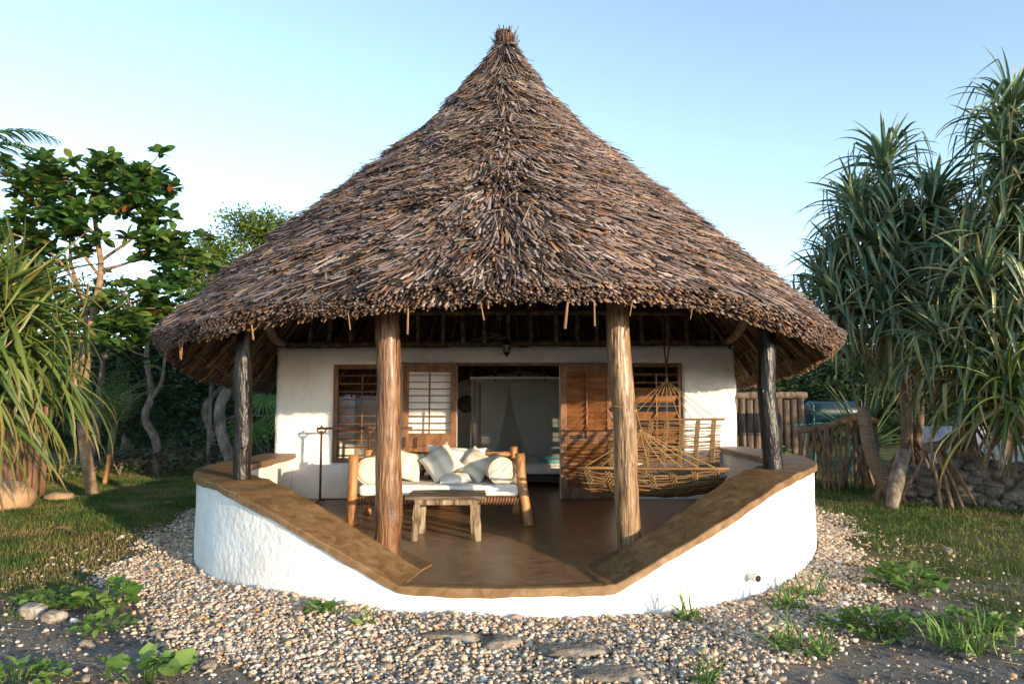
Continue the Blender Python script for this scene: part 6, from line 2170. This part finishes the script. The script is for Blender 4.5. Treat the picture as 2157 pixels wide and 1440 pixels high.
weed('two-tufted weed against the left parapet foot', -1.48, 5.62, 0.13, 0.05, 34, ['weed2', 'weed1'], 0.07)
weed('tiny tuft in the gravel before the left ramp', -1.08, 5.40, 0.05, 0.04, 15, ['weed2', 'weed3'], 0.06)
weed('tiny weed tuft at the bottom edge in the gravel', 1.15, 4.36, 0.06, 0.05, 22, ['weed2', 'weed3'], 0.06)

# ------------------------------------------------------------------ unseen trees added right of the frame to shade the stone wall and the stilt roots
OF = 'unseen trees added for shade outside the frame on the right'
leafy('added_shade_tree', 'unseen dense evergreen added for shade outside the frame on the right, nearer the camera', (11.4, 6.4, 0.1), [([(11.4, 6.4, 0), (11.4, 6.4, 1.5), (11.3, 6.4, 2.8)], 0.14, 0.06)],
      [((10.9, 6.6, 1.3), (1.0, 0.8, 0.9)), ((11.9, 6.2, 1.3), (1.0, 0.8, 0.9)), ((11.2, 6.3, 2.4), (1.0, 0.9, 0.8)), ((12.3, 6.8, 2.4), (0.9, 0.8, 0.8)), ((10.5, 6.2, 2.1), (0.6, 0.6, 0.6))], 'dark_leaf', 900, OF)
leafy('added_shade_tree', 'unseen dense evergreen added for shade outside the frame on the right, level with the stone wall', (14.2, 9.4, 0.1), [([(14.2, 9.4, 0), (14.2, 9.4, 1.5), (14.2, 9.4, 3.0)], 0.14, 0.06)],
      [((13.6, 9.2, 1.4), (1.1, 0.8, 1.0)), ((14.6, 9.6, 1.4), (1.1, 0.8, 1.0)), ((13.9, 9.3, 2.6), (1.1, 0.9, 0.8)), ((15.0, 9.8, 2.6), (1.0, 0.8, 0.8)), ((15.8, 9.6, 1.4), (1.2, 0.8, 1.2)), ((17.0, 9.8, 1.6), (1.2, 0.8, 1.3))], 'dark_leaf', 1100, OF)


# ------------------------------------------------------------------ litter on the bare soil
def build_litter():
    n = 26000
    P = np.stack([rng.uniform(-4.2, 4.8, n), rng.uniform(4.0, 8.5, n)], 1)
    k = ~in_poly(P, GRAVEL) & (lawn_mask(P[:, 0], P[:, 1]) < 0.75) & (rng.random(n) < 0.75)
    P = P[k]
    n = len(P)
    s = np.clip(np.exp(rng.normal(math.log(0.0055), 0.5, n)), 0.002, 0.022)
    V = np.repeat(ICO_V[None], n, 0) * (1 + rng.normal(0, 0.2, (n, 12, 1))) * (s[:, None, None] * np.array([1.3, 0.9, 0.6]))
    z = gh(P[:, 0], P[:, 1]) - 0.02 + s * 0.3
    V = V + np.stack([P[:, 0], P[:, 1], z], 1)[:, None, :]
    F = (np.arange(n)[:, None, None] * 12 + ICO_F[None]).reshape(-1, 3)
    me = make_mesh('soil_chips', V.reshape(-1, 3), F, M['stone_chip'])
    pal = np.array([(0.12, 0.105, 0.09), (0.19, 0.165, 0.14), (0.08, 0.07, 0.06), (0.28, 0.24, 0.20), (0.48, 0.44, 0.39)])
    col_attr(me, np.repeat(pal[rng.choice(5, n, p=[.32, .28, .22, .12, .06])], 12, axis=0))
    tag(link('soil_chips', me, None, 'stuff'), 'fine grit and tiny stones strewn over the bare soil', 'grit')
    n = 2600
    P = np.stack([rng.uniform(-4.4, 4.8, n), rng.uniform(4.1, 9.5, n)], 1)
    k = (~in_poly(P, GRAVEL) | (rng.random(n) < 0.04)) & (np.hypot(P[:, 0] - PC[0], P[:, 1] - PC[1]) > 3.75)
    P = P[k]
    n = len(P)
    a = rng.uniform(0, 6.28, n)
    L = rng.uniform(0.03, 0.14, n)
    z = gh(P[:, 0], P[:, 1]) - 0.008
    d = np.stack([np.cos(a), np.sin(a)], 1) * (L / 2)[:, None]
    P0 = np.column_stack([P - d, z])
    P1 = np.column_stack([P + d, z + rng.uniform(0, 0.02, n)])
    c = np.array([(0.22, 0.15, 0.085), (0.30, 0.22, 0.13), (0.13, 0.085, 0.05)])[rng.choice(3, n)]
    t = prisms(P0, P1, np.tile([0, 0, 1.0], (n, 1)), rng.uniform(0.003, 0.007, n), np.full(n, 0.003), c, None, 'dry_stalks', M['thatch'])
    tag(t, 'dry straw and leaf bits scattered over the ground', 'straw')


build_litter()
for k, (x, y, rz, lab) in enumerate(((-5.9, 9.3, 0.4, 'curled dry leaf on the lawn left of the gravel'), (-5.4, 8.9, 1.6, 'brown dry leaf on the lawn nearest the gravel'), (-6.9, 10.5, 2.3, 'dry leaf on the lawn near the tan boulder'), (-5.6, 11.6, 0.9, 'dry leaf on the shaded lawn by the parapet'))):
    o = link('fallen_leaf', leaf_mesh('alm1'))
    o.data.materials.clear()
    o.data.materials.append(M['dead_leaf'])
    o.location = (x, y, gh1(x, y) + 0.03)
    o.rotation_euler = (0.2, -0.1, rz)
    tag(o, lab, 'leaf', 'fallen leaves on the lawn')
